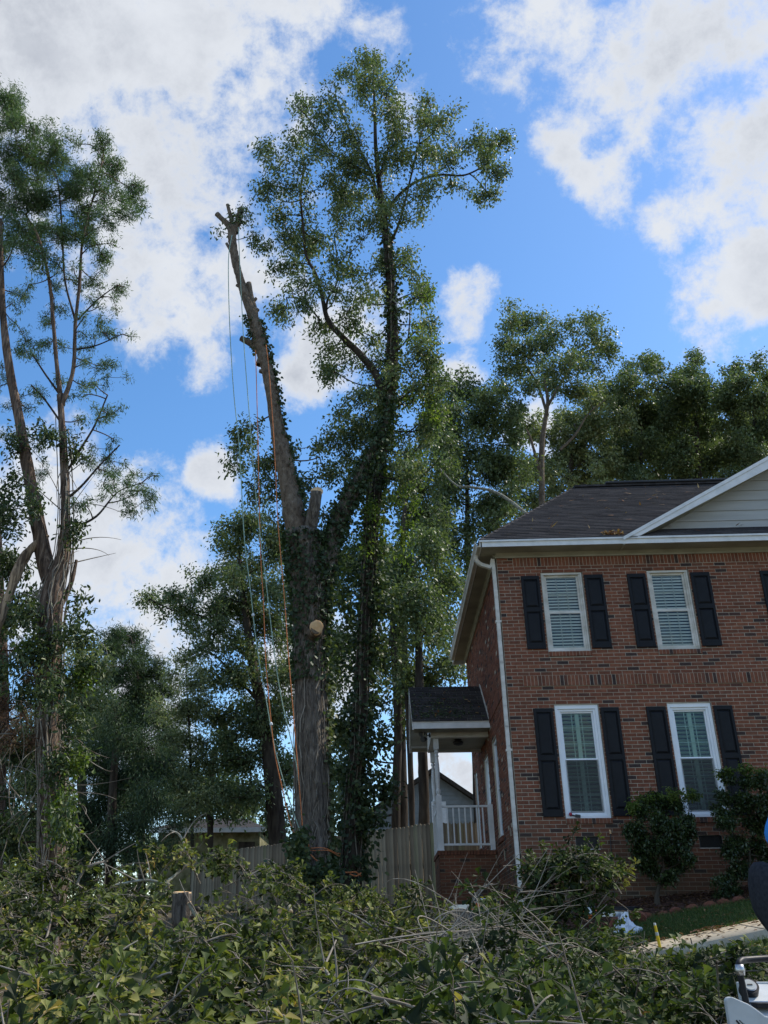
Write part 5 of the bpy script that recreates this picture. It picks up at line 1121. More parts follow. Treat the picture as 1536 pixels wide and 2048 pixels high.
def neighbours():
    Y = 30; h = thing('neighbour_house', 'grey sided gabled house glimpsed behind the fence beyond the porch', 'house')
    ap, l, r = at(865, 1543, Y), at(712, 1648, Y), at(1010, 1636, Y); zb = 0.2
    l[2] = r[2] = (l[2] + r[2]) / 2
    MB().add([(l[0] + .3, Y, zb), (r[0] - .3, Y, zb), (r[0] - .3, Y, r[2] + .1), (ap[0], Y, ap[2] - .05), (l[0] + .3, Y, l[2] + .1), (l[0] + .3, Y + 9, zb), (r[0] - .3, Y + 9, zb), (r[0] - .3, Y + 9, r[2]), (l[0] + .3, Y + 9, l[2])],
             [(0, 1, 2, 3, 4), (0, 4, 8, 5), (1, 6, 7, 2)]).build('wall', 'grey_siding_far', h)
    s = MB(); z = zb + 1.0
    while z < ap[2] - .2:
        k = np.clip((z - l[2]) / (ap[2] - l[2]), 0, 1); x0 = l[0] + .3 + (ap[0] - l[0]) * k; x1 = r[0] - .3 - (r[0] - ap[0]) * k
        s.add([(x0, Y - .03, z), (x1, Y - .03, z), (x1, Y - .008, z + .19), (x0, Y - .008, z + .19)], [(0, 1, 2, 3)]); z += .2
    s.build('siding_board', 'grey_siding_far', h, 'stuff')
    rf = MB()
    for q, sg in ((l, -1), (r, 1)):
        e = np.array([q[0] + sg * .3, Y - .5, q[2] - .1]); rf.add([e, (ap[0], Y - .5, ap[2] + .12), (ap[0], Y + 9.5, ap[2] + .12), (e[0], Y + 9.5, e[2]), e - [0, 0, .2], (ap[0], Y - .5, ap[2] - .1), (ap[0], Y + 9.5, ap[2] - .1), (e[0], Y + 9.5, e[2] - .2)], [(0, 1, 2, 3), (4, 7, 6, 5), (0, 4, 5, 1), (0, 3, 7, 4)])
    rf.build('roof', 'bark_dark', h)
    w = at(878, 1625, Y); MB().box(w[0] - .35, w[0] + .35, Y - .06, Y - .02, w[2] - .5, w[2] + .5).build('window', 'white_trim', h)
    Y = 25; o = thing('outbuilding', 'low mossy outbuilding with a pale roof edge behind the board fence at left', 'shed')
    a, b = at(318, 1661, Y), at(520, 1657, Y); z = a[2]
    MB().box(a[0], b[0], Y, Y + 5, 0.1, z - .1).build('wall', 'mossy_wall', o)
    MB().box(a[0] - .3, b[0] + .3, Y - .4, Y - .3, z - .14, z + .05).build('fascia', 'white_trim', o)
    MB().add([(a[0] - .3, Y - .4, z + .05), (b[0] + .3, Y - .4, z + .05), (b[0] - 1, Y + 2.5, z + .75), (a[0] + 1, Y + 2.5, z + .75), (a[0] - .3, Y + 5.4, z + .05), (b[0] + .3, Y + 5.4, z + .05)], [(0, 1, 2, 3), (3, 2, 5, 4), (0, 3, 4), (1, 5, 2)]).build('roof', 'shingle', o)
    dr = at(540, 1672, Y); MB().box(b[0] - .9, b[0] - .2, Y - .05, Y - .01, .1, z - .5).build('door', 'bark_dark', o)


neighbours()


# ------------------------------------------------------------------ yard surfaces
def hit(px, py, off=0.0):
    d = ray(px, py); d = d / d[1]; t = np.linspace(2, 60, 6000); P = CAM + t[:, None] * d; below = P[:, 2] < gz(P[:, 0], P[:, 1]) + off
    i = int(np.argmax(below)) if below.any() else len(t) - 1
    return P[i]


def yard():
    sheet('mulch_bed', -.1, 9.0, -1.5, .02, 60, 14, 'mulch', .012)
    sheet('lawn', -.4, 9.0, -3.66, -1.5, 60, 16, 'turf', .008)
    sheet('near_lawn', -.4, 9.0, -9.5, -4.64, 60, 30, 'turf', .006)
    # concrete walk, a real slab with an exposed street-side edge
    n = 60; X = np.linspace(-.6, 9.0, n); y0 = -3.68 - .0 * X; y1 = -4.62 - .0 * X; V = []
    z0 = gz(X, y0) + .05; z1 = gz(X, y1) + .10
    V = np.concatenate([np.stack([X, y1, gz(X, y1) - .12], 1), np.stack([X, y1, z1], 1), np.stack([X, y0, z0], 1), np.stack([X, y0, gz(X, y0) - .1], 1)])
    i = np.arange(n - 1); Q = np.concatenate([np.stack([i + k * n, i + 1 + k * n, i + 1 + (k + 1) * n, i + (k + 1) * n], -1) for k in range(3)])
    wk = link('walkway', mesh('walkway', V, Q, 'concrete'), None, 'structure'); jb = MB()
    for x in np.arange(-.2, 8.5, 1.2):
        a_ = np.array([x, -3.70, float(gz(x, -3.7)) + .051]); b_ = np.array([x, -4.61, float(gz(x, -4.61)) + .101]); jb.beam(a_, b_, .012, .006)
    jb.build('joint', 'dark_metal', wk)
    g = np.random.default_rng(301)
    # grass
    n = 52000; x = g.uniform(-.4, 5.2, n); y = np.where(g.random(n) < .55, g.uniform(-3.7, -1.45, n), g.uniform(-9, -4.6, n)); P = np.stack([x, y, gz(x, y)], 1)
    T = np.array([(-.05, 0, 0), (.05, 0, 0), (.02, 0, 1), (-.02, 0, 1)]); s = g.uniform(.025, .075, n); a = g.uniform(0, 6.28, n); ln = g.normal(0, .45, (n, 2)) * s[:, None]
    c, sn = np.cos(a), np.sin(a); V = np.zeros((n, 4, 3)); w = .09
    for k in range(4):
        tx = T[k, 0] * w * .9; V[:, k, 0] = P[:, 0] + tx * c + ln[:, 0] * T[k, 2]; V[:, k, 1] = P[:, 1] + tx * sn + ln[:, 1] * T[k, 2]; V[:, k, 2] = P[:, 2] + s * T[k, 2]
    Q = np.arange(n * 4).reshape(-1, 4); o = link('grass', mesh('grass', V.reshape(-1, 3), Q, 'grass_blade', rnd=g.random(n)), None, 'stuff')
    o['label'] = 'short patchy grass either side of the concrete walk'; o['category'] = 'grass'
    def litter(name, n, x0, x1, y0, y1, off, leaf, size, lab, seed, conc=None):
        g = np.random.default_rng(seed); x = g.uniform(x0, x1, n); y = g.uniform(y0, y1, n)
        if conc: k = g.integers(0, conc, n); cx, cy = g.uniform(x0, x1, conc), g.uniform(y0, y1, conc); m = g.random(n) < .7; x = np.where(m, cx[k] + g.normal(0, .22, n), x); y = np.where(m, np.clip(cy[k] + g.normal(0, .12, n), y0, y1), y)
        P = np.stack([x, y, gz(x, y) + off + g.uniform(0, .012, n)], 1); D = g.normal(0, 1, (n, 3)) * [1, 1, .15]
        V, Q, r = leaves(P, D, size, 'fold', up=np.array([0, 0, 2.5]), jit=.1, g=g); o = link(name, mesh(name, V, Q, leaf, rnd=r), None, 'stuff'); o['label'] = lab; o['category'] = 'leaves'
    litter('fallen_leaves', 520, -.4, 5, -4.55, -3.75, .085, 'leaf_brown', .065, 'dead brown leaves drifted on the concrete walk', 302, 14)
    litter('fallen_leaves', 420, -.4, 5, -3.6, -1.5, .03, 'leaf_dead', .06, 'tan leaves scattered over the grass strip below the bed', 303)
    litter('fallen_leaves', 3200, -.3, 6, -1.5, -.05, .02, 'leaf_brown', .06, 'red brown leaf litter and mulch along the foot of the brick wall', 304)
    litter('fallen_leaves', 900, -.5, 4, -9, -4.7, .03, 'leaf_dead', .06, 'leaves lying on the street side of the walk', 305)
    litter('fallen_leaves', 1500, -3.0, -.1, -3.4, 3.4, .06, 'leaf_dead', .055, 'leaves and chips littering the ground in front of the porch', 306)
    # sawdust patch by the porch
    gx, gy = np.meshgrid(np.linspace(-2.9, -.1, 24), np.linspace(-3.2, 1.5, 24)); V = np.stack([gx, gy, gz(gx, gy) + .02 + .12 * np.exp(-((gx + 1.5) ** 2 / .9 + (gy + .6) ** 2 / 1.6)) + g.normal(0, .008, gx.shape)], -1).reshape(-1, 3)
    i = (np.arange(23) * 24)[:, None]; k = np.arange(23)[None]; Q = np.stack([i + k, i + k + 1, i + 25 + k, i + 24 + k], -1).reshape(-1, 4)
    o = link('sawdust', mesh('sawdust', V, Q, 'sawdust', smooth=True), None, 'stuff'); o['label'] = 'pale sawdust and chips spread in front of the porch'; o['category'] = 'sawdust'


yard()


# ------------------------------------------------------------------ brush pile
def heap(name, label, blobs, leaf, size, kind, seed, tw=1.0, stems=60, stemm='twig', dens=.55, per=3.8):
    """a mound of cut leafy shoots: every shoot is a curved stem with side twigs that end in drooping whorls of leaves"""
    t = thing(name, label, 'brush pile'); g = np.random.default_rng(seed); A = []
    for b in blobs:
        c = at(b[0], b[1], b[4]); r = b[2] * vdepth(c) / F
        for _ in range(max(1, int(round(per * (b[2] / 45) + g.uniform(-.5, .5))))): A.append(c + g.normal(0, .55, 3) * np.array([r, r * .8, (b[3] / b[2]) * r]))
    A = np.array(A)
    hol = np.sin(A[:, 0] * 3.1 + 1.3 * np.sin(A[:, 2] * 5)) + np.sin(A[:, 2] * 7.3 + A[:, 0] * 1.7) + .8 * np.sin(A[:, 0] * 6.7 - A[:, 1] * 2.1)    # hollows and humps in the heap
    A = A[hol > g.uniform(-1.9, -.3, len(A))]; hol = np.sin(A[:, 0] * 3.1 + 1.3 * np.sin(A[:, 2] * 5)) + np.sin(A[:, 2] * 7.3 + A[:, 0] * 1.7); A[:, 1] -= .16 * hol; A[:, 2] += .05 * hol
    K = len(A); n = 9
    d = unit(g.normal(0, 1, (K, 3)) * [1, .75, .25] + [0, -.25, .15]); Ls = g.uniform(.28, .62, (K, 1))
    a = A - d * Ls * .75 - [0, 0, .16]; m = A + np.array([0, 0, .12]) * Ls + g.normal(0, .05, (K, 3)); e = A + d * Ls * .55 - np.array([0, 0, .10]) * (Ls / .4) * g.random((K, 1))
    ST = bez(a, m, e, n); S_ = 8; tt = g.uniform(.25, 1, (K, S_)); tt[:, 0] = 1; ii = np.minimum((tt * (n - 1)).astype(int), n - 2); fr = (tt * (n - 1) - ii)[..., None]; kk = np.arange(K)[:, None]
    p0 = ST[kk, ii] * (1 - fr) + ST[kk, ii + 1] * fr; tg = unit(ST[kk, ii + 1] - ST[kk, ii]); sd = unit(tg * .8 + g.normal(0, .65, tg.shape) + [0, 0, .12]); sl = g.uniform(.05, .17, (K, S_, 1)); p1 = p0 + sd * sl + np.array([0, 0, -.02])
    Wn = 9; o = np.concatenate([np.zeros(6), np.array([.25, .5, .75])]); P = p1[:, :, None] - (sd * sl)[:, :, None] * o[None, None, :, None]
    D = sd[:, :, None] * .75 + g.normal(0, .55, (K, S_, Wn, 3)) + np.array([0, 0, -.42]); tone = np.clip(g.normal(.27, .20, (K, 1, 1)) + g.normal(0, .12, (K, S_, 1)) + g.normal(0, .15, (K, S_, Wn)), 0, 1)
    keep = g.random((K, S_, Wn)) < .9 * min(1, tw + .25); P, D, tone = P[keep], D[keep], tone[keep]
    V, Q, r = leaves(P, D, size * g.uniform(.7, 1.25, len(P)), kind, up=np.array([0, -.3, 1.0]), jit=.12, rnd=tone, g=g); link('foliage', mesh('foliage', V, Q, leaf, rnd=r), t, 'stuff')
    v1, q1 = tubes_batch(ST, np.linspace(.007, .0025, n)[None].repeat(K, 0) * g.uniform(.6, 1.5, (K, 1)), 4)
    TWG = np.stack([p0, (p0 + p1) / 2 + .008, p1], 2).reshape(-1, 3, 3); v2, q2 = tubes_batch(TWG, np.array([[.0028, .0022, .0016]]).repeat(len(TWG), 0), 3)
    Q_ = np.concatenate([q1, q2 + len(v1)]); link('shoot', mesh('shoot', np.concatenate([v1, v2]), Q_, stemm, rnd=g.random(len(Q_)) * .6), t, 'stuff')
    C = A[g.integers(0, K, stems)]; d = unit(g.normal(0, 1, (stems, 3)) * [1, .6, .45]) * g.uniform(.25, 1.0, (stems, 1))
    B = bez(C - d * .5 - [0, 0, .1], C + g.normal(0, .12, (stems, 3)) + [0, 0, .06], C + d * .5 - [0, 0, .04], 12); R = g.uniform(.003, .010, (stems, 1)) * np.linspace(1, .35, 12)[None]
    v, q = tubes_batch(B, R, 5); link('bare_stem', mesh('bare_stem', v, q, stemm, rnd=g.random(len(q))), t, 'stuff')
    return t


def outline(px):
    X = [-80, 0, 60, 130, 200, 250, 330, 400, 480, 540, 580, 620, 680, 740, 800, 860, 900, 960, 1000, 1040]
    Yv = [1720, 1712, 1735, 1760, 1745, 1712, 1698, 1712, 1722, 1730, 1742, 1762, 1765, 1775, 1782, 1800, 1880, 1880, 1850, 1800]
    return np.interp(px, X, Yv)


def pile():
    g = np.random.default_rng(400); G = {'l': [], 'c': [], 'r': []}
    for py in range(1730, 2110, 44):
        for px in range(-90, 1260, 62):
            x = px + g.uniform(-22, 22); y = py + g.uniform(-16, 16); top = outline(x) + 40
            if x > 1040: top = 1890 + (x - 1040) * .25
            if y < top: continue
            if 325 < x < 415 and 1775 < y < 1880: continue
            Y = -5.6 - (y - 1720) / 330 * 6.3 + g.normal(0, .15); r = g.uniform(40, 58)
            if 850 < x < 1010 and y < 1990: r *= .55
            (G['l'] if x < 420 else G['c'] if x < 800 else G['r']).append((x, y, r, r * .8, Y))
    G['l'] += [(x_, 1735 + 6 * math.sin(x_), 40, 26, -5.6) for x_ in (-40, 20, 70, 120, 170, 215)] + [(390, 1718, 30, 18, -5.6), (330, 1712, 34, 20, -5.4), (250, 1730, 34, 16, -5.6), (10, 1735, 40, 20, -5.5), (195, 1755, 20, 16, -5.6)]
    G['c'] += [(x_, y_, 40, 24, -4.2 - (y_ - 1790) / 90) for x_ in (690, 740, 790, 840) for y_ in (1796, 1830, 1866, 1900)]
    G['l'] += [(x_, y_, 40, 24, -5.7) for x_ in (-50, -10, 30, 70) for y_ in (1765, 1795)]
    G['c'] += [(850, 1842, 34, 20, -4.4), (880, 1862, 34, 18, -4.6), (820, 1838, 34, 20, -4.6), (835, 1880, 40, 24, -5.6), (900, 1895, 30, 16, -5.2)]
    G['r'] += [(1010, 1852, 28, 18, -4.6), (990, 1884, 30, 18, -5.0), (960, 1908, 30, 16, -5.6), (925, 1925, 34, 18, -6), (1270, 1965, 40, 22, -7.4)]
    G['c'] += [(470, 1742, 34, 18, -5.4), (560, 1750, 34, 18, -5.2), (430, 1738, 24, 16, -5.5), (640, 1790, 40, 18, -5), (720, 1800, 40, 18, -5), (790, 1815, 34, 16, -5)]
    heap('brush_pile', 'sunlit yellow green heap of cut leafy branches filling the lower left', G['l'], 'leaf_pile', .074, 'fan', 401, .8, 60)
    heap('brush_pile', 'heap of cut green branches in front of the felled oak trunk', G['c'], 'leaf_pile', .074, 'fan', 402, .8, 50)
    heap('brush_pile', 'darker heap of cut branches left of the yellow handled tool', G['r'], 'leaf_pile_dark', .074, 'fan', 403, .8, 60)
    low = [(1190 + 42 * i + g.uniform(-15, 15), 1962 + 30 * j + g.uniform(-10, 10), 44, 32, None) for i in range(7) for j in range(4)] + [(1240, 1935, 34, 18, None), (1290, 1945, 30, 16, None), (1440, 1935, 40, 18, None), (1500, 1930, 36, 18, None), (1400, 1950, 30, 16, None), (1350, 1955, 30, 14, None), (1470, 1960, 40, 20, None), (1530, 1950, 40, 20, None)]
    low = [(a, b, c, d, float(hit(a, b, .16)[1])) for a, b, c, d, _ in low]
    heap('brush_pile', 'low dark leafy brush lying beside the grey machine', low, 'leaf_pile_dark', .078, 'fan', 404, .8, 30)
    # tall arching branch in front of the corner of the house
    arch = [(1075, 1740, 26, 16, -4.4), (1050, 1765, 28, 18, -4.4), (1090, 1760, 26, 16, -4.4), (1110, 1735, 22, 12, -4.4), (1150, 1722, 26, 10, -4.5), (1185, 1722, 22, 12, -4.5), (1212, 1742, 14, 20, -4.5), (1222, 1762, 9, 14, -4.5), (1140, 1745, 24, 14, -4.6), (1165, 1765, 22, 16, -4.6), (1125, 1775, 24, 18, -4.7), (1190, 1790, 16, 20, -4.7), (1205, 1820, 14, 22, -4.8), (1150, 1805, 30, 22, -4.8), (1095, 1800, 30, 20, -4.8),
            (1040, 1800, 30, 22, -4.8), (1000, 1825, 34, 22, -4.9), (1060, 1835, 40, 26, -5), (1120, 1845, 40, 26, -5), (1175, 1850, 34, 26, -5), (1215, 1860, 20, 26, -5), (1230, 1890, 20, 20, -5.2), (1010, 1870, 40, 30, -5.4), (1075, 1880, 44, 30, -5.5), (1140, 1890, 44, 30, -5.5), (1200, 1905, 34, 26, -5.6), (1250, 1925, 20, 20, -5.8)]
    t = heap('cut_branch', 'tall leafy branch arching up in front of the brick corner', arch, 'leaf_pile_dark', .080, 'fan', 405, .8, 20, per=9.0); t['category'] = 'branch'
    # tangle of bare pale twigs
    t = thing('brush_pile', 'tangle of bare pale twigs in the middle of the heap below the porch', 'brush pile'); n = 150
    a = np.array([at(g.uniform(850, 1060), g.uniform(1840, 2030), g.uniform(-9.5, -6)) for _ in range(n)]); d = np.stack([g.normal(.35, .5, n), g.normal(0, .4, n), g.normal(.25, .35, n)], 1)
    B = bez(a - d * .6, a + g.normal(0, .12, a.shape) + [0, 0, .1], a + d * .7, 12); R = g.uniform(.003, .008, (n, 1)) * np.linspace(1, .3, 12)[None]
    v, q = tubes_batch(B, R, 4); link('twig', mesh('twig', v, q, 'twig', rnd=.5 + .5 * g.random(len(q))), t, 'stuff')


pile()


def cut_branch(label, path, m='lichen_bark', seed=0, side=6, cut=None, grp=None):
    t = thing('cut_branch', label, 'branch', group=grp); g = np.random.default_rng(seed)
    o, P, r = bark_tube(path, m, n=40, sides=9, seed=seed, parent=t, name='limb', flute=.03, lump=.06)
    if side:
        k = g.integers(6, 38, side); a = P[k]; d = unit(g.normal(0, 1, (side, 3)) * [1, .6, .8] + [0, 0, .3]) * g.uniform(.15, .5, (side, 1))
        B = bez(a, a + d * .5 + g.normal(0, .04, d.shape), a + d, 8); R = np.minimum(r[k], .012)[:, None] * np.linspace(.8, .25, 8)[None]; v, q = tubes_batch(B, R, 5)
        link('side_twig', mesh('side_twig', v, q, 'twig', rnd=g.random(len(q))), t, 'stuff')
    d = unit(P[0] - P[1])
    if cut: disc(P[0] - d * .004, d, r[0] * .96, .008, 'cut_face', 'cut_wood', t, seed=seed)


cut_branch('long lichen covered branch curving along the bottom edge', [(560, 2075, 9, -11.6), (660, 2050, 16, -11.4), (740, 2036, 18, -11.3), (790, 2012, 15, -11.1), (850, 1985, 13, -10.8), (930, 1968, 9, -10.5), (1000, 1965, 6, -10.2)], seed=501, side=10)
cut_branch('pale forked branch leaning right at the bottom centre', [(690, 2060, 12, -11.7), (680, 2010, 11, -11.4), (665, 1965, 9, -11), (652, 1940, 6, -10.7)], seed=502, side=4)
cut_branch('thin straight stem rising from the middle of the heap', [(646, 1945, 5, -10.6), (650, 1930, 5, -10.4), (672, 1880, 3, -10)], 'twig', seed=503, side=2)
cut_branch('grey lichen spotted branch at the lower left corner', [(100, 2060, 12, -11.6), (120, 2015, 13, -11.3), (150, 1990, 13, -11.1), (180, 1972, 11, -10.9), (215, 1955, 7, -10.6)], seed=504, side=8)
cut_branch('second grey branch crossing the lower left corner', [(10, 1985, 6, -11.2), (60, 1978, 9, -11), (110, 1970, 10, -10.9), (130, 1963, 9, -10.8)], seed=505, side=5)
cut_branch('short sawn branch below the log in the left heap', [(252, 1942, 12, -10.3), (280, 1950, 11, -10.2), (320, 1962, 9, -10), (335, 1965, 6, -9.9)], seed=506, side=2, cut=True)
cut_branch('pale curved bare branch standing above the left heap', [(335, 1800, 10, -5.9), (330, 1785, 9, -5.8), (334, 1765, 7, -5.7), (352, 1750, 6, -5.6), (385, 1722, 6, -5.5)], seed=507, side=2)
cut_branch('thin grey stick leaning over the outbuilding at left', [(394, 1752, 4, -5.5), (375, 1710, 5, -5.4), (360, 1672, 5, -5.3), (340, 1660, 3, -5.3)], seed=508, side=3)
cut_branch('thin pale branch arching over the left heap', [(150, 1778, 5, -5.8), (165, 1745, 6, -5.7), (185, 1730, 6, -5.7), (215, 1722, 4, -5.6)], 'twig', seed=509, side=4)
cut_branch('long bare branch slanting across the left heap', [(230, 1770, 4, -6.1), (290, 1760, 5, -6), (340, 1768, 5, -6), (250, 1790, 4, -6.2), (190, 1818, 4, -6.3)][:3], seed=510, side=3)
cut_branch('forked pale limb piece leaning on the standing log', [(378, 1806, 9, -7.6), (388, 1825, 9, -7.6), (402, 1842, 7, -7.6), (415, 1852, 4, -7.6)], seed=511, side=2, cut=True)
cut_branch('short pale sawn limb lying right of the log', [(581, 1825, 11, -5.4), (577, 1808, 9, -5.2), (570, 1790, 7, -5)], seed=512, side=1, cut=True)
cut_branch('bare curved branch rising in front of the porch base', [(930, 1870, 4, -4), (932, 1835, 5, -4), (945, 1800, 5, -4), (965, 1775, 4, -4), (985, 1768, 3, -4)], 'twig', seed=513, side=3)
cut_branch('low bare branch bending right below the porch base', [(940, 1850, 4, -3.9), (960, 1815, 4, -3.9), (985, 1790, 3, -3.9), (995, 1795, 2, -3.9)], 'twig', seed=514, side=2)
cut_branch('thick pale branch at the right end of the heap', [(985, 2060, 14, -11.6), (940, 2025, 16, -11.3), (880, 2000, 10, -11), (840, 1995, 6, -10.8)], seed=515, side=6)
cut_branch('long pale branch lying across the twig tangle', [(860, 2040, 8, -11), (900, 1990, 7, -10.6), (930, 1930, 6, -9.8), (945, 1880, 4, -9)], seed=516, side=6)


def stump():
    t = thing('log', 'short upright barked log standing in the left heap', 'log')
    p = [(366, 1875, 42, -7.3), (366, 1840, 42, -7.3), (364, 1786, 40, -7.3)]
    o, P, r = bark_tube(p, 'bark_oak', n=26, sides=24, seed=520, parent=t, name='trunk', flute=.06, lump=.03)
    disc(P[-1] - [0, 0, .002], (.02, -.1, 1), r[-1] * .97, .012, 'cut_face', 'cut_wood', t, seed=5)
    bark_tube([(382, 1836, 8, -7.45), (389, 1826, 8, -7.5), (397, 1816, 7, -7.55)], 'bark_oak', n=8, sides=9, seed=521, parent=t, name='limb_stub')


stump()


# ------------------------------------------------------------------ shrubs on the house wall
def shrub(label, Y, stems, blobs, seed, size=.055, sprigs=()):
    t = thing('shrub', label, 'shrub', group=None); ps = []
    for k, s in enumerate(stems):
        q = [(a, b, w, Y) for a, b, w in s]; ps.append(q); bark_tube(q, 'bark_dark', n=20, sides=9, seed=seed + k, parent=t, name='trunk', flute=.05)
    crown(t, blobs, Y, 'leaf_shrub', size, 1.0, 'blade', samples(*ps), .16, seed=seed, tw_per=1.25, lobes=3, scatter=.32, lsize=(.5, .8), tuft=.03, limb_r=.010, tw_r=.004, lift=.4, droop=.15, name='foliage')
    if len(sprigs): crown(t, sprigs, Y - .1, 'leaf_bright', size, .6, 'fold', None, .1, seed=seed + 9, tw_per=.55, tuft=.03, tw_r=.004, lift=.5, droop=.2, name='new_growth')


shrub('rounded dark evergreen shrub between the two ground floor windows', -.75, [[(1312, 1802, 8), (1316, 1780, 7), (1322, 1755, 6), (1328, 1730, 5)], [(1316, 1790, 6), (1326, 1760, 5), (1340, 1735, 4)]],
      [(1320, 1610, 44, 24), (1280, 1620, 24, 18), (1355, 1615, 28, 24), (1300, 1650, 46, 30), (1350, 1650, 42, 30), (1290, 1690, 34, 30), (1330, 1695, 48, 34), (1370, 1680, 20, 34), (1310, 1735, 34, 24), (1350, 1735, 28, 22), (1268, 1660, 22, 26), (1282, 1715, 22, 24), (1376, 1645, 20, 26), (1330, 1752, 34, 16), (1372, 1715, 18, 22)], 601, sprigs=[(1300, 1597, 40, 9), (1345, 1590, 30, 10), (1265, 1612, 14, 8), (1380, 1588, 20, 10)])
shrub('tall dark evergreen shrub covering the right side of the second ground floor window', -.8, [[(1500, 1800, 9), (1500, 1750, 7), (1498, 1700, 5)]],
      [(1460, 1560, 24, 16), (1490, 1560, 26, 18), (1525, 1565, 26, 22), (1450, 1595, 24, 20), (1490, 1600, 40, 30), (1530, 1610, 30, 30), (1460, 1640, 34, 30), (1510, 1650, 40, 34), (1470, 1690, 36, 34), (1520, 1700, 40, 34), (1560, 1620, 40, 60), (1480, 1740, 34, 26), (1530, 1745, 40, 30), (1570, 1700, 40, 50), (1440, 1625, 12, 20)], 602, sprigs=[(1450, 1545, 18, 9), (1500, 1540, 24, 9), (1530, 1550, 16, 10)])
shrub('small dark shrub low in the bed below the second crawl space vent', -1.0, [[(1448, 1808, 6), (1448, 1790, 5), (1450, 1775, 4)]], [(1435, 1765, 18, 14), (1462, 1760, 20, 16), (1448, 1785, 24, 14), (1470, 1780, 14, 14)], 603, .045)


# ------------------------------------------------------------------ ropes
def rope(label, pts, m, Y0=1.45, bow=.5, r=.0105, knots=()):
    n = len(pts); P = np.array([at(x, y, Y0 - bow * math.sin(math.pi * i / (n - 1))) for i, (x, y) in enumerate(pts)]); P = cat_rom(P, 90)
    o = MB().tube(P, r, 6).build('rope', m, None, smooth=True); tag(o, label, 'rope', 'climbing ropes hanging beside the trunk')
    for k in knots: MB().lathe(P[k], [(.004, -.04), (.03, -.02), (.032, .01), (.006, .04)], 8).build('knot', 'plastic_white', o)
    return o


rope('pale green rope hanging furthest left from the topped leader', [(464, 470), (457, 520), (459, 640), (467, 780), (479, 900), (488, 1067), (501, 1181), (514, 1295), (534, 1410), (551, 1502), (578, 1598), (610, 1690)], 'rope_green', knots=(52,))
rope('pale green rope hanging just left of the bare leader', [(477, 455), (478, 490), (481.5, 568), (487.5, 683), (496.6, 804), (507, 940), (518, 1050), (534, 1181), (549, 1309), (564.5, 1405), (590, 1515), (598, 1570)], 'rope_green')
rope('orange rope hanging between the two green ropes', [(511, 700), (513, 765), (515.7, 877), (520.6, 1089), (527, 1207), (531.6, 1322), (540, 1423), (549, 1502), (564.5, 1577), (584, 1656), (606, 1692)], 'rope_orange', knots=(56,))
rope('orange rope running down along the leaning leader and the trunk', [(532, 690), (537, 731), (545, 834), (551, 940), (556, 1045), (569, 1199), (575.5, 1295), (584, 1396), (595, 1528), (604, 1640), (607, 1690)], 'rope_orange', Y0=1.35, bow=.3)


def rope_wraps():
    g = np.random.default_rng(71); c = at(627, 1697, 2.0); b = MB()
    for k in range(2):
        a = np.linspace(1.15, 2.1, 24) * math.pi; r = .50 + .01 * k; b.tube(np.stack([c[0] + r * np.cos(a) * 1.0, c[1] + r * np.sin(a), c[2] + .03 * k - .16 * (a - 3.6) / 3 + .02 * np.sin(a * 5 + k)], 1), .009, 6)
    c2 = at(608, 1695, 1.45)
    for k in range(6):
        a = np.linspace(0, 6.6, 20) + g.uniform(0, 6); u = g.normal(0, 1, 3); b.tube(c2 + np.stack([.07 * np.cos(a), .04 * np.sin(a * 1.3), .055 * np.sin(a)], 1) * g.uniform(.6, 1.2) + g.normal(0, .03, 3), .012, 6)
    b.tube(cat_rom(np.array([at(612, 1700, 1.45), at(632, 1720, 1.4), at(650, 1735, 1.5), at(668, 1750, 1.6)]), 20), .013, 6)
    tag(b.build('rope', 'rope_orange', None, smooth=True), 'orange rope knotted and wrapped round the base of the oak', 'rope')
    b = MB(); b.tube(cat_rom(np.array([at(670, 1738, 2.6), at(690, 1745, 2.5), at(710, 1744, 2.6), at(722, 1752, 2.8)]), 16), .016, 6).tube(cat_rom(np.array([at(700, 1748, 2.6), at(712, 1752, 2.5), at(722, 1746, 2.6)]), 16), .014, 6)
    tag(b.build('rope', 'rope_orange', None, smooth=True), 'short loop of orange rope low on the ivy covered trunk', 'rope')
    t = thing('pulley_block', 'silver rigging block tied low on the right of the oak trunk', 'pulley'); c = at(664, 1746, 1.4)
    MB().lathe(c, [(.05, -.02), (.055, 0), (.05, .02)], 16, 'y').build('cheek_plate', 'steel', t); MB().tube([c + [0, 0, .05], c + [-.02, 0, .10], c + [-.04, 0, .14]], .012, 6).build('shackle', 'steel', t)


rope_wraps()


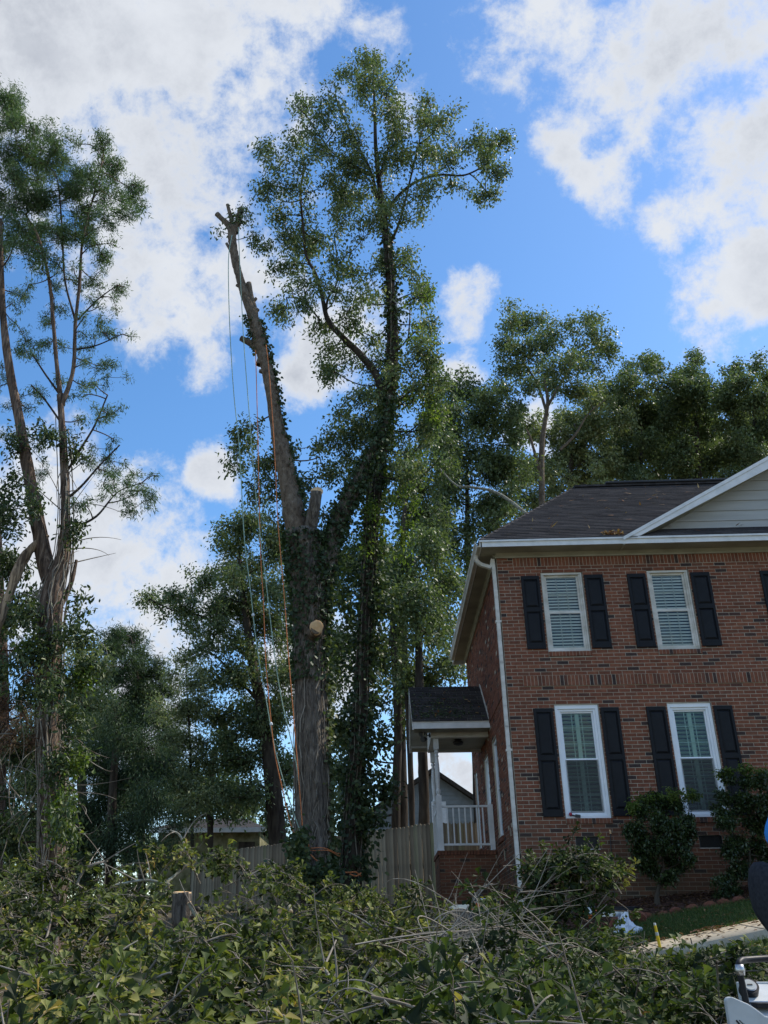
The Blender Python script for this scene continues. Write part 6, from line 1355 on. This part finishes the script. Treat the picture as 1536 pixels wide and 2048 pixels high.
# ------------------------------------------------------------------ small things in the yard
def small_things():
    g = np.random.default_rng(801)
    # white plastic bag, crumpled
    c = hit(1258, 1868); n, k = 26, 14; V = []
    for j in range(k):
        ph = j / (k - 1) * math.pi / 2
        for i in range(n):
            a = 2 * math.pi * i / n; rr = 1 + .14 * math.sin(5 * a + 3 * ph) + .10 * math.sin(9 * a + 1 + 5 * ph) + g.normal(0, .045)
            V.append((c[0] + .185 * math.cos(a) * math.cos(ph) * rr + .03 * j / k, c[1] + .14 * math.sin(a) * math.cos(ph) * rr, c[2] - .02 + .21 * math.sin(ph) * (rr * .9 + .1) * (1 - .35 * math.cos(a))))
    Q = [(j * n + i, j * n + (i + 1) % n, (j + 1) * n + (i + 1) % n, (j + 1) * n + i) for j in range(k - 1) for i in range(n)]
    o = MB().add(V, Q).build('plastic_bag', 'bag_white', None); tag(o, 'crumpled white plastic bag on the edge of the lawn', 'bag')
    # terracotta edging blocks
    em = MB().quadstrip([(-.10, 0, -.06), (.10, 0, -.06), (.10, 0, .05), (.065, 0, .085), (0, 0, .10), (-.065, 0, .085), (-.10, 0, .05)], (0, .06, 0)).build('edging_block', 'terracotta'); me = em.data; bpy.data.objects.remove(em)
    xs = np.arange(1.15, 4.2, .235)
    ORD = ['first', 'second', 'third', 'fourth', 'fifth', 'sixth', 'seventh', 'eighth', 'ninth', 'tenth', 'eleventh', 'twelfth', 'thirteenth', 'fourteenth', 'fifteenth']
    for i, x in enumerate(xs):
        y = -1.5 + g.normal(0, .015); o = link('edging_block', me); o.location = (x + g.normal(0, .015), y, gz(x, y) - .005 + g.normal(0, .012)); o.rotation_euler = (g.normal(0, .16), g.normal(-.1, .12), g.normal(0, .2))
        tag(o, 'scalloped terracotta edging block, %s from the left in the row along the mulch bed' % ORD[i], 'edging block', 'terracotta edging blocks along the bed')
    for (px, py, rz, lab) in ((1238, 1862, .5, 'loose terracotta block tipped over left of the white bag'), (1278, 1848, -.3, 'terracotta block standing just behind the white bag'), (1207, 1872, 1.0, 'terracotta block lying furthest left near the cut branch')):
        c = hit(px, py); o = link('edging_block', me); o.location = c + [0, 0, .06]; o.rotation_euler = (.5, .3, rz); o.scale = (1.1,) * 3; tag(o, lab, 'edging block')
    # stones under the edging
    # yellow handled tool
    t = thing('digging_bar', 'yellow handled tool stuck upright in the walk edge', 'tool'); a = hit(1324, 1912); b = at(1309, 1846, a[1] - .02)
    d = b - a; MB().tube([a + d * .04, a + d * .62], .019, 12).tube([a + d * .72, a + d * .93], .017, 12).build('handle', 'yellow_paint', t); MB().tube([a + d * .62, a + d * .72], .020, 12).build('grip_band', 'machine_grey', t)
    MB().tube([a + d * .93, a + d * 1.0], .014, 10).build('end_cap', 'plastic_white', t); MB().tube([a - d * .1, a + d * .05], .024, 10).build('socket', 'dark_metal', t)
    a = hit(1389, 1906); b = at(1381, 1876, a[1]); tag(MB().tube([a - [0, 0, .05], b], .007, 8).build('stake', 'dark_metal', None), 'thin dark stake right of the yellow handle', 'stake')
    # cable down the wall, and a coiled hose
    P = cat_rom(np.array([at(1221, 1664, -.02), at(1222, 1700, -.015), at(1226, 1760, -.03), at(1229, 1795, -.06)]), 30)
    t = thing('cable', 'dark cable dropping down the brickwork right of the first vent', 'cable'); MB().tube(P, .008, 6).build('wire', 'dark_metal', t); MB().tube([P[0] + [0, .03, .03], P[0], P[1]], .018, 8).build('spigot', 'cut_wood', t)
    c = hit(1240, 1826); b = MB()
    for k in range(4): a = np.linspace(0, 6.28, 28); b.tube(c + np.stack([(.20 + .015 * k) * np.cos(a) + .02 * k, .13 * np.sin(a), .02 + .02 * k + 0 * a], 1), .011, 6, caps=False)
    tag(b.build('garden_hose', 'plastic_black', None, smooth=True), 'black hose coiled at the foot of the brick wall', 'hose')
    # red toy like object on the window ledge
    c = at(1141, 1628, -.012); t = thing('ornament', 'small red and black ornament on the ledge of the first ground floor window', 'ornament')
    MB().lathe(c + [0, 0, -.005], [(.006, -.032), (.024, -.02), (.031, 0), (.024, .02), (.006, .032)], 14).build('red_ball', 'red_plastic', t, smooth=True)
    MB().beam(c + [.02, 0, -.02], c + [.10, 0, -.035], .02, .022).beam(c + [.08, 0, -.03], c + [.165, 0, -.042], .03, .05).build('handle', 'plastic_black', t)
    def saw(px, py, Y, rot, lab, s=1.0):
        c = at(px, py, Y); t = thing('chainsaw', lab, 'chainsaw', tuple(c)); t.rotation_euler = (0, 0, rot); t.scale = (s,) * 3
        b = MB().box(-.13, .10, -.07, .07, 0, .13); b.build('body', 'plastic_orange', t, bevel=.03)
        MB().box(-.12, .0, -.085, .02, .05, .17).build('cover', 'plastic_white', t, bevel=.03); MB().box(-.05, .11, -.09, -.068, .02, .10).build('clutch_cover', 'plastic_black', t, bevel=.01)
        MB().tube(cat_rom([(-.02, -.10, .05), (-.02, -.10, .17), (0, -.03, .24), (0, .08, .22), (0, .10, .08)], 20), .014, 8).build('front_handle', 'plastic_black', t, smooth=True)
        MB().tube(cat_rom([(-.12, 0, .12), (-.22, 0, .16), (-.32, 0, .12), (-.32, 0, .03), (-.13, 0, .02)], 20), .018, 8).build('rear_handle', 'plastic_black', t, smooth=True)
        MB().quadstrip([(.10, -.075, .03), (.50, -.075, .035), (.56, -.075, .065), (.50, -.075, .095), (.10, -.075, .10)], (0, .006, 0)).build('guide_bar', 'steel', t)
    saw(958, 1822, -2.2, 2.5, 'orange and white chainsaw resting against the porch base'); saw(1185, 1838, -2.4, .4, 'orange and grey chainsaw half hidden behind the arching branch')
    c = at(970, 1832, -2.5); V = []; n, k = 22, 10
    for j in range(k):
        ph = (j / (k - 1)) * math.pi / 2
        for i in range(n):
            a = 2 * math.pi * i / n; rr = 1 + .08 * math.sin(4 * a + 4 * ph) + g.normal(0, .03); V.append((c[0] + .24 * math.cos(a) * math.cos(ph) ** .6 * rr, c[1] + .15 * math.sin(a) * math.cos(ph) ** .6 * rr, c[2] - .12 + .22 * math.sin(ph) * rr))
    tag(MB().add(V, [(j * n + i, j * n + (i + 1) % n, (j + 1) * n + (i + 1) % n, (j + 1) * n + i) for j in range(k - 1) for i in range(n)]).build('gear_bag', 'plastic_black', None, smooth=True), 'slumped black gear bag below the porch railing', 'bag')
    # leaves and twigs lying on the two roofs
    def on_roof(name, n, fx, leaf, lab, seed, size=.07, kind='fold'):
        g = np.random.default_rng(seed); P = np.array([fx(g) for _ in range(n)]); D = g.normal(0, 1, (n, 3)) * [1, .6, .4]
        V, Q, r = leaves(P, D, size, kind, up=np.array([0, -1.5, 2.2]), jit=.1, g=g); o = link(name, mesh(name, V, Q, leaf, rnd=r), None, 'stuff'); o['label'] = lab; o['category'] = 'leaves'
    pl = lambda x, y: EZ + (y + .44) * (RZ - EZ) / (RY + .44) + .035
    def f1(g):  # main slope
        y = g.uniform(-.3, 3.6); x = g.uniform(.3 + y * .75, 5.5); return (x, y, pl(x, y))
    on_roof('roof_debris', 85, f1, 'leaf_dead', 'tan leaves and husks scattered over the main roof slope', 811, .16, 'needle')
    def f1b(g): return (2.18 + g.normal(0, .10), -.36 + abs(g.normal(0, .06)), pl(0, -.36) + abs(g.normal(0, .03)))
    on_roof('roof_debris', 110, f1b, 'leaf_dead', 'clump of tan leaves caught where the gable meets the eave', 812, .07)
    def f2(g):
        y = 3.2 + abs(g.normal(0, .5)); y = min(y, 4.4); x = np.clip(g.normal(-1.0, .38), -1.6, -.1); return (x, y, 3.82 + (y - 3.14) * .794 + .03)
    on_roof('roof_debris', 420, f2, 'leaf_ivy', 'dark wet leaves matted on the porch roof', 813, .065)
    def f3(g):
        y = 3.2 + g.random() * 1.1; x = g.uniform(-1.6, -.1); return (x, y, 3.82 + (y - 3.14) * .794 + .035)
    on_roof('roof_debris', 26, f3, 'leaf_dead', 'few pale leaves scattered on the porch roof', 814, .07)
    def f4(g): y = g.uniform(-.1, 7.5); return (-.39 + g.normal(0, .02), y, EZ - .01 + abs(g.normal(0, .02)))
    on_roof('gutter_debris', 260, f4, 'leaf_dead', 'dead leaves and seedlings along the side gutter', 815, .05)
    # dead branch reaching across to the hip
    cut_branch('long bare pale branch reaching over to the roof hip', [(1056, 1030, 7, 3), (1020, 1002, 7, 3.6), (985, 982, 6, 4.2), (940, 974, 5, 4.8), (912, 970, 4, 5.2), (880, 938, 3, 5.6)], 'lichen_bark', 520, 2)


small_things()


# ------------------------------------------------------------------ person and machine at the right edge
def skin_mesh(name, J, E, m, parent, sub=2):
    me = bpy.data.meshes.new(name); me.from_pydata([j[0] for j in J], E, []); o = link(name, me, parent); o.modifiers.new('skin', 'SKIN')
    for i, j in enumerate(J):
        s = me.skin_vertices[0].data[i]; s.radius = j[1] if isinstance(j[1], tuple) else (j[1], j[1]); s.use_root = (i == 0)
    o.modifiers['skin'].use_smooth_shade = True
    s = o.modifiers.new('sub', 'SUBSURF'); s.levels = sub; s.render_levels = sub
    if m: me.materials.append(MATS[m])
    return o


def person():
    O = np.array([-.325, -11.7, -.24])        # pelvis
    t = thing('person', 'person in dark grey trousers and blue shirt standing at the machine', 'person')
    p = lambda x, y, z: tuple(O + np.array([x, y, z]))
    ys = .10
    legs = [(p(0, 0, 0), (.155, .15)), (p(.01, -ys, -.09), .118), (p(.09, -ys - .02, -.42), .090), (p(.09, -ys, -.62), .072), (p(.06, -ys, -.86), .055),
            (p(.01, ys, -.09), .112), (p(.24, ys + .02, -.40), .082), (p(.16, ys, -.62), .066), (p(.12, ys, -.86), .048), (p(.05, 0, .12), (.14, .15))]
    skin_mesh('trousers', legs, [(0, 1), (1, 2), (2, 3), (3, 4), (0, 5), (5, 6), (6, 7), (7, 8), (0, 9)], 'cloth_grey', t)
    sh = [(p(.10, 0, .12), (.11, .15)), (p(.25, 0, .30), (.12, .16)), (p(.33, 0, .46), (.13, .17)), (p(.36, -.19, .50), .065), (p(.39, -.22, .38), .052), (p(.42, -.23, .28), .046), (p(.46, -.24, .22), .042), (p(.30, .19, .50), .065), (p(.35, .24, .25), .050), (p(.37, .24, .20), .046), (p(.34, 0, .56), .07)]
    skin_mesh('shirt', sh, [(0, 1), (1, 2), (2, 3), (3, 4), (4, 5), (5, 6), (2, 7), (7, 8), (8, 9), (2, 10)], 'cloth_blue', t)
    bd = [(p(.09, 0, .10), .08), (p(.32, 0, .46), .09), (p(.36, 0, .58), .052), (p(.42, 0, .66), .060), (p(.45, 0, .74), (.082, .098)), (p(.46, 0, .80), (.07, .085)), (p(.37, -.17, .48), .045), (p(.42, -.23, .28), .033), (p(.52, -.26, .16), .026), (p(.57, -.25, .15), (.02, .036)),
          (p(.30, .17, .48), .045), (p(.36, .23, .24), .035), (p(.52, .22, .12), .026), (p(.57, .21, .11), (.02, .036)), (p(.50, 0, .68), (.03, .03))]
    b = skin_mesh('body', bd, [(0, 1), (1, 2), (2, 3), (3, 4), (4, 5), (1, 6), (6, 7), (7, 8), (8, 9), (1, 10), (10, 11), (11, 12), (12, 13), (3, 14)], 'skin', t)
    for sgn, hx, hy, hz in ((-1, .59, -.25, .15), (1, .59, .21, .11)):
        for k, (dy, L0) in enumerate(((-.030, .060), (-.010, .072), (.010, .068), (.030, .055))):
            J = [(p(hx, hy + dy, hz), .010), (p(hx + L0 * .5, hy + dy * 1.1, hz - .008), .009), (p(hx + L0 * .8, hy + dy * 1.1, hz - .03), .008), (p(hx + L0 * .8, hy + dy * 1.1, hz - .055), .007)]
            skin_mesh('finger', J, [(0, 1), (1, 2), (2, 3)], 'skin', t, 1)
        skin_mesh('thumb', [(p(hx - .03, hy - sgn * .03, hz), .012), (p(hx + .01, hy - sgn * .055, hz - .015), .010), (p(hx + .035, hy - sgn * .045, hz - .04), .008)], [(0, 1), (1, 2)], 'skin', t, 1)
    MB().lathe(p(.44, 0, .80), [(.10, -.05), (.103, 0), (.09, .045), (.05, .075), (.01, .085)], 18).build('hair', 'hair', t, smooth=True)
    f = MB(); f.lathe(p(.555, 0, .74), [(.004, -.02), (.014, -.01), (.012, .005), (.004, .02)], 8).build('nose', 'skin', t, smooth=True)
    e = MB()
    for s in (-.034, .034): e.lathe(p(.53, s, .762), [(.002, -.008), (.010, 0), (.002, .008)], 8)
    e.build('eyes', 'hair', t, smooth=True)
    MB().box(p(.53, 0, .70)[0], p(.54, 0, .7)[0], O[1] - .025, O[1] + .025, O[2] + .695, O[2] + .703).build('mouth', 'red_plastic', t)
    for s, x in ((-1, .04), (1, .12)):
        skin_mesh('boot', [(p(x, s * ys, -.86), .055), (p(x, s * ys, -.94), .052), (p(x + .08, s * ys, -.955), .045), (p(x + .19, s * ys, -.965), .038)], [(0, 1), (1, 2), (2, 3)], 'hair', t)
        for q in (.45,): pass
    for s in (-.085, .085): MB().lathe(p(.44, s, .74), [(.010, -.03), (.022, -.01), (.024, .01), (.012, .03)], 8).build('ear', 'skin', t, smooth=True)


person()


def machine():
    Y = -13.05; t = thing('mini_loader', 'grey stand on loader with black hand rail and round gauge', 'machine')
    A = at(1450, 1999, Y); s = (Y - CAM[1]) * 1.03 / F    # metres per picture pixel here
    X = lambda px: A[0] + (px - 1450) * s
    Z = lambda py: A[2] - (py - 1999) * s
    pr = [(X(1452), Y, Z(2000)), (X(1456), Y, Z(1996)), (X(1462), Y, Z(1995)), (X(1488), Y, Z(2006)), (X(1500), Y, Z(2014)), (X(1512), Y, Z(2024)), (X(1550), Y, Z(2032)), (X(1900), Y, Z(2045)), (X(1900), Y, Z(2420)), (X(1452), Y, Z(2420))]
    MB().quadstrip(pr, (0, .035, 0)).build('side_panel', 'machine_grey', t, bevel=.004)
    K = at(1476, 1964, Y + .30); L_ = at(1477, 1990, Y + .05); MB().box(K[0], X(1900), Y + .30, Y + .33, Z(2200), K[2]).build('console_back', 'machine_grey', t, bevel=.004)
    MB().add([(L_[0] + .03, Y + .04, L_[2] - .07), (X(1900), Y + .04, Z(2030)), (X(1900), Y + .30, K[2] - .03), (K[0] + .01, Y + .30, K[2] - .005), (X(1482), Y + .04, Z(2030)), (X(1900), Y + .04, Z(2050))], [(0, 1, 2, 3), (4, 5, 1, 0)]).build('console_top', 'machine_grey', t)
    MB().box(X(1510), X(1560), Y + .05, Y + .14, Z(2013), Z(2006)).build('console_slot', 'machine_black', t)
    c = at(1498, 1978, Y + .20); n = np.array([0, -.75, .66]); b = MB()
    def cyl(r0, r1, h0, h1, m, nm):
        x = np.array([1.0, 0, 0]); y = np.cross(n, x); a = 2 * np.pi * np.arange(24) / 24
        V = np.concatenate([c + n * h + r * (np.cos(a)[:, None] * x + np.sin(a)[:, None] * y) for r, h in ((r0, h0), (r1, h1))])
        MB().add(V, [(i, (i + 1) % 24, 24 + (i + 1) % 24, 24 + i) for i in range(24)] + [tuple(range(24, 48))]).build(nm, m, t)
    cyl(.038, .036, -.02, .02, 'machine_black', 'gauge_housing'); cyl(.028, .027, .015, .023, 'steel', 'gauge_bezel'); cyl(.023, .023, .02, .025, 'lamp_glass', 'gauge_dial')
    MB().obox(c + n * .026, (.010, 0, 0), (0, .002, .002), n * .0008).build('gauge_needle', 'machine_black', t)
    P = [at(1494, 2014, Y + .10), at(1486, 1975, Y + .10), at(1478, 1936, Y + .10), at(1482, 1922, Y + .12), at(1500, 1919, Y + .16), at(1560, 1916, Y + .2), at(1700, 1912, Y + .2)]
    MB().tube(cat_rom(np.array(P), 40), .013, 12).build('hand_rail', 'machine_black', t, smooth=True)
    MB().lathe(at(1480, 1940, Y + .10), [(.016, -.02), (.019, 0), (.016, .02)], 12).build('rail_joint', 'steel', t, smooth=True)
    for k, (a, bq, w) in enumerate((((1463, 2030), (1470, 2040), .006), ((1474, 2036), (1480, 2046), .008), ((1468, 2030), (1478, 2040), .003))):
        p0 = np.array([X(a[0]), Y - .0015, Z(a[1])]); p1 = np.array([X(bq[0]), Y - .0015, Z(bq[1])]); MB().beam(p0, p1, .002, w, (0, 1, 0) if False else (0, 0, 1)).build('decal', 'machine_black', t)
    gp = float(gz(.5, -12)); XH = at(1580, 1990, -12.2)[0]
    for y in (-13.3, -12.25): MB().quadstrip([(XH, y, gp + .1), (XH + .15, y, gp - .02), (XH + 1.1, y, gp - .02), (XH + 1.25, y, gp + .15), (XH + 1.1, y, gp + .33), (XH + .15, y, gp + .33)], (0, .22, 0)).build('rubber_track', 'machine_black', t, bevel=.01)
    XH = at(1580, 1990, -12.2)[0]; MB().box(XH, XH + 1.2, -12.9, -12.3, gp + .15, gp + .55).build('engine_housing', 'machine_grey', t, bevel=.02)
    MB().box(-.52, .05, -12.0, -11.4, -1.22, -1.185).box(-.02, .15, -12.3, -11.98, -1.22, -1.19).build('foot_platform', 'machine_black', t)


machine()
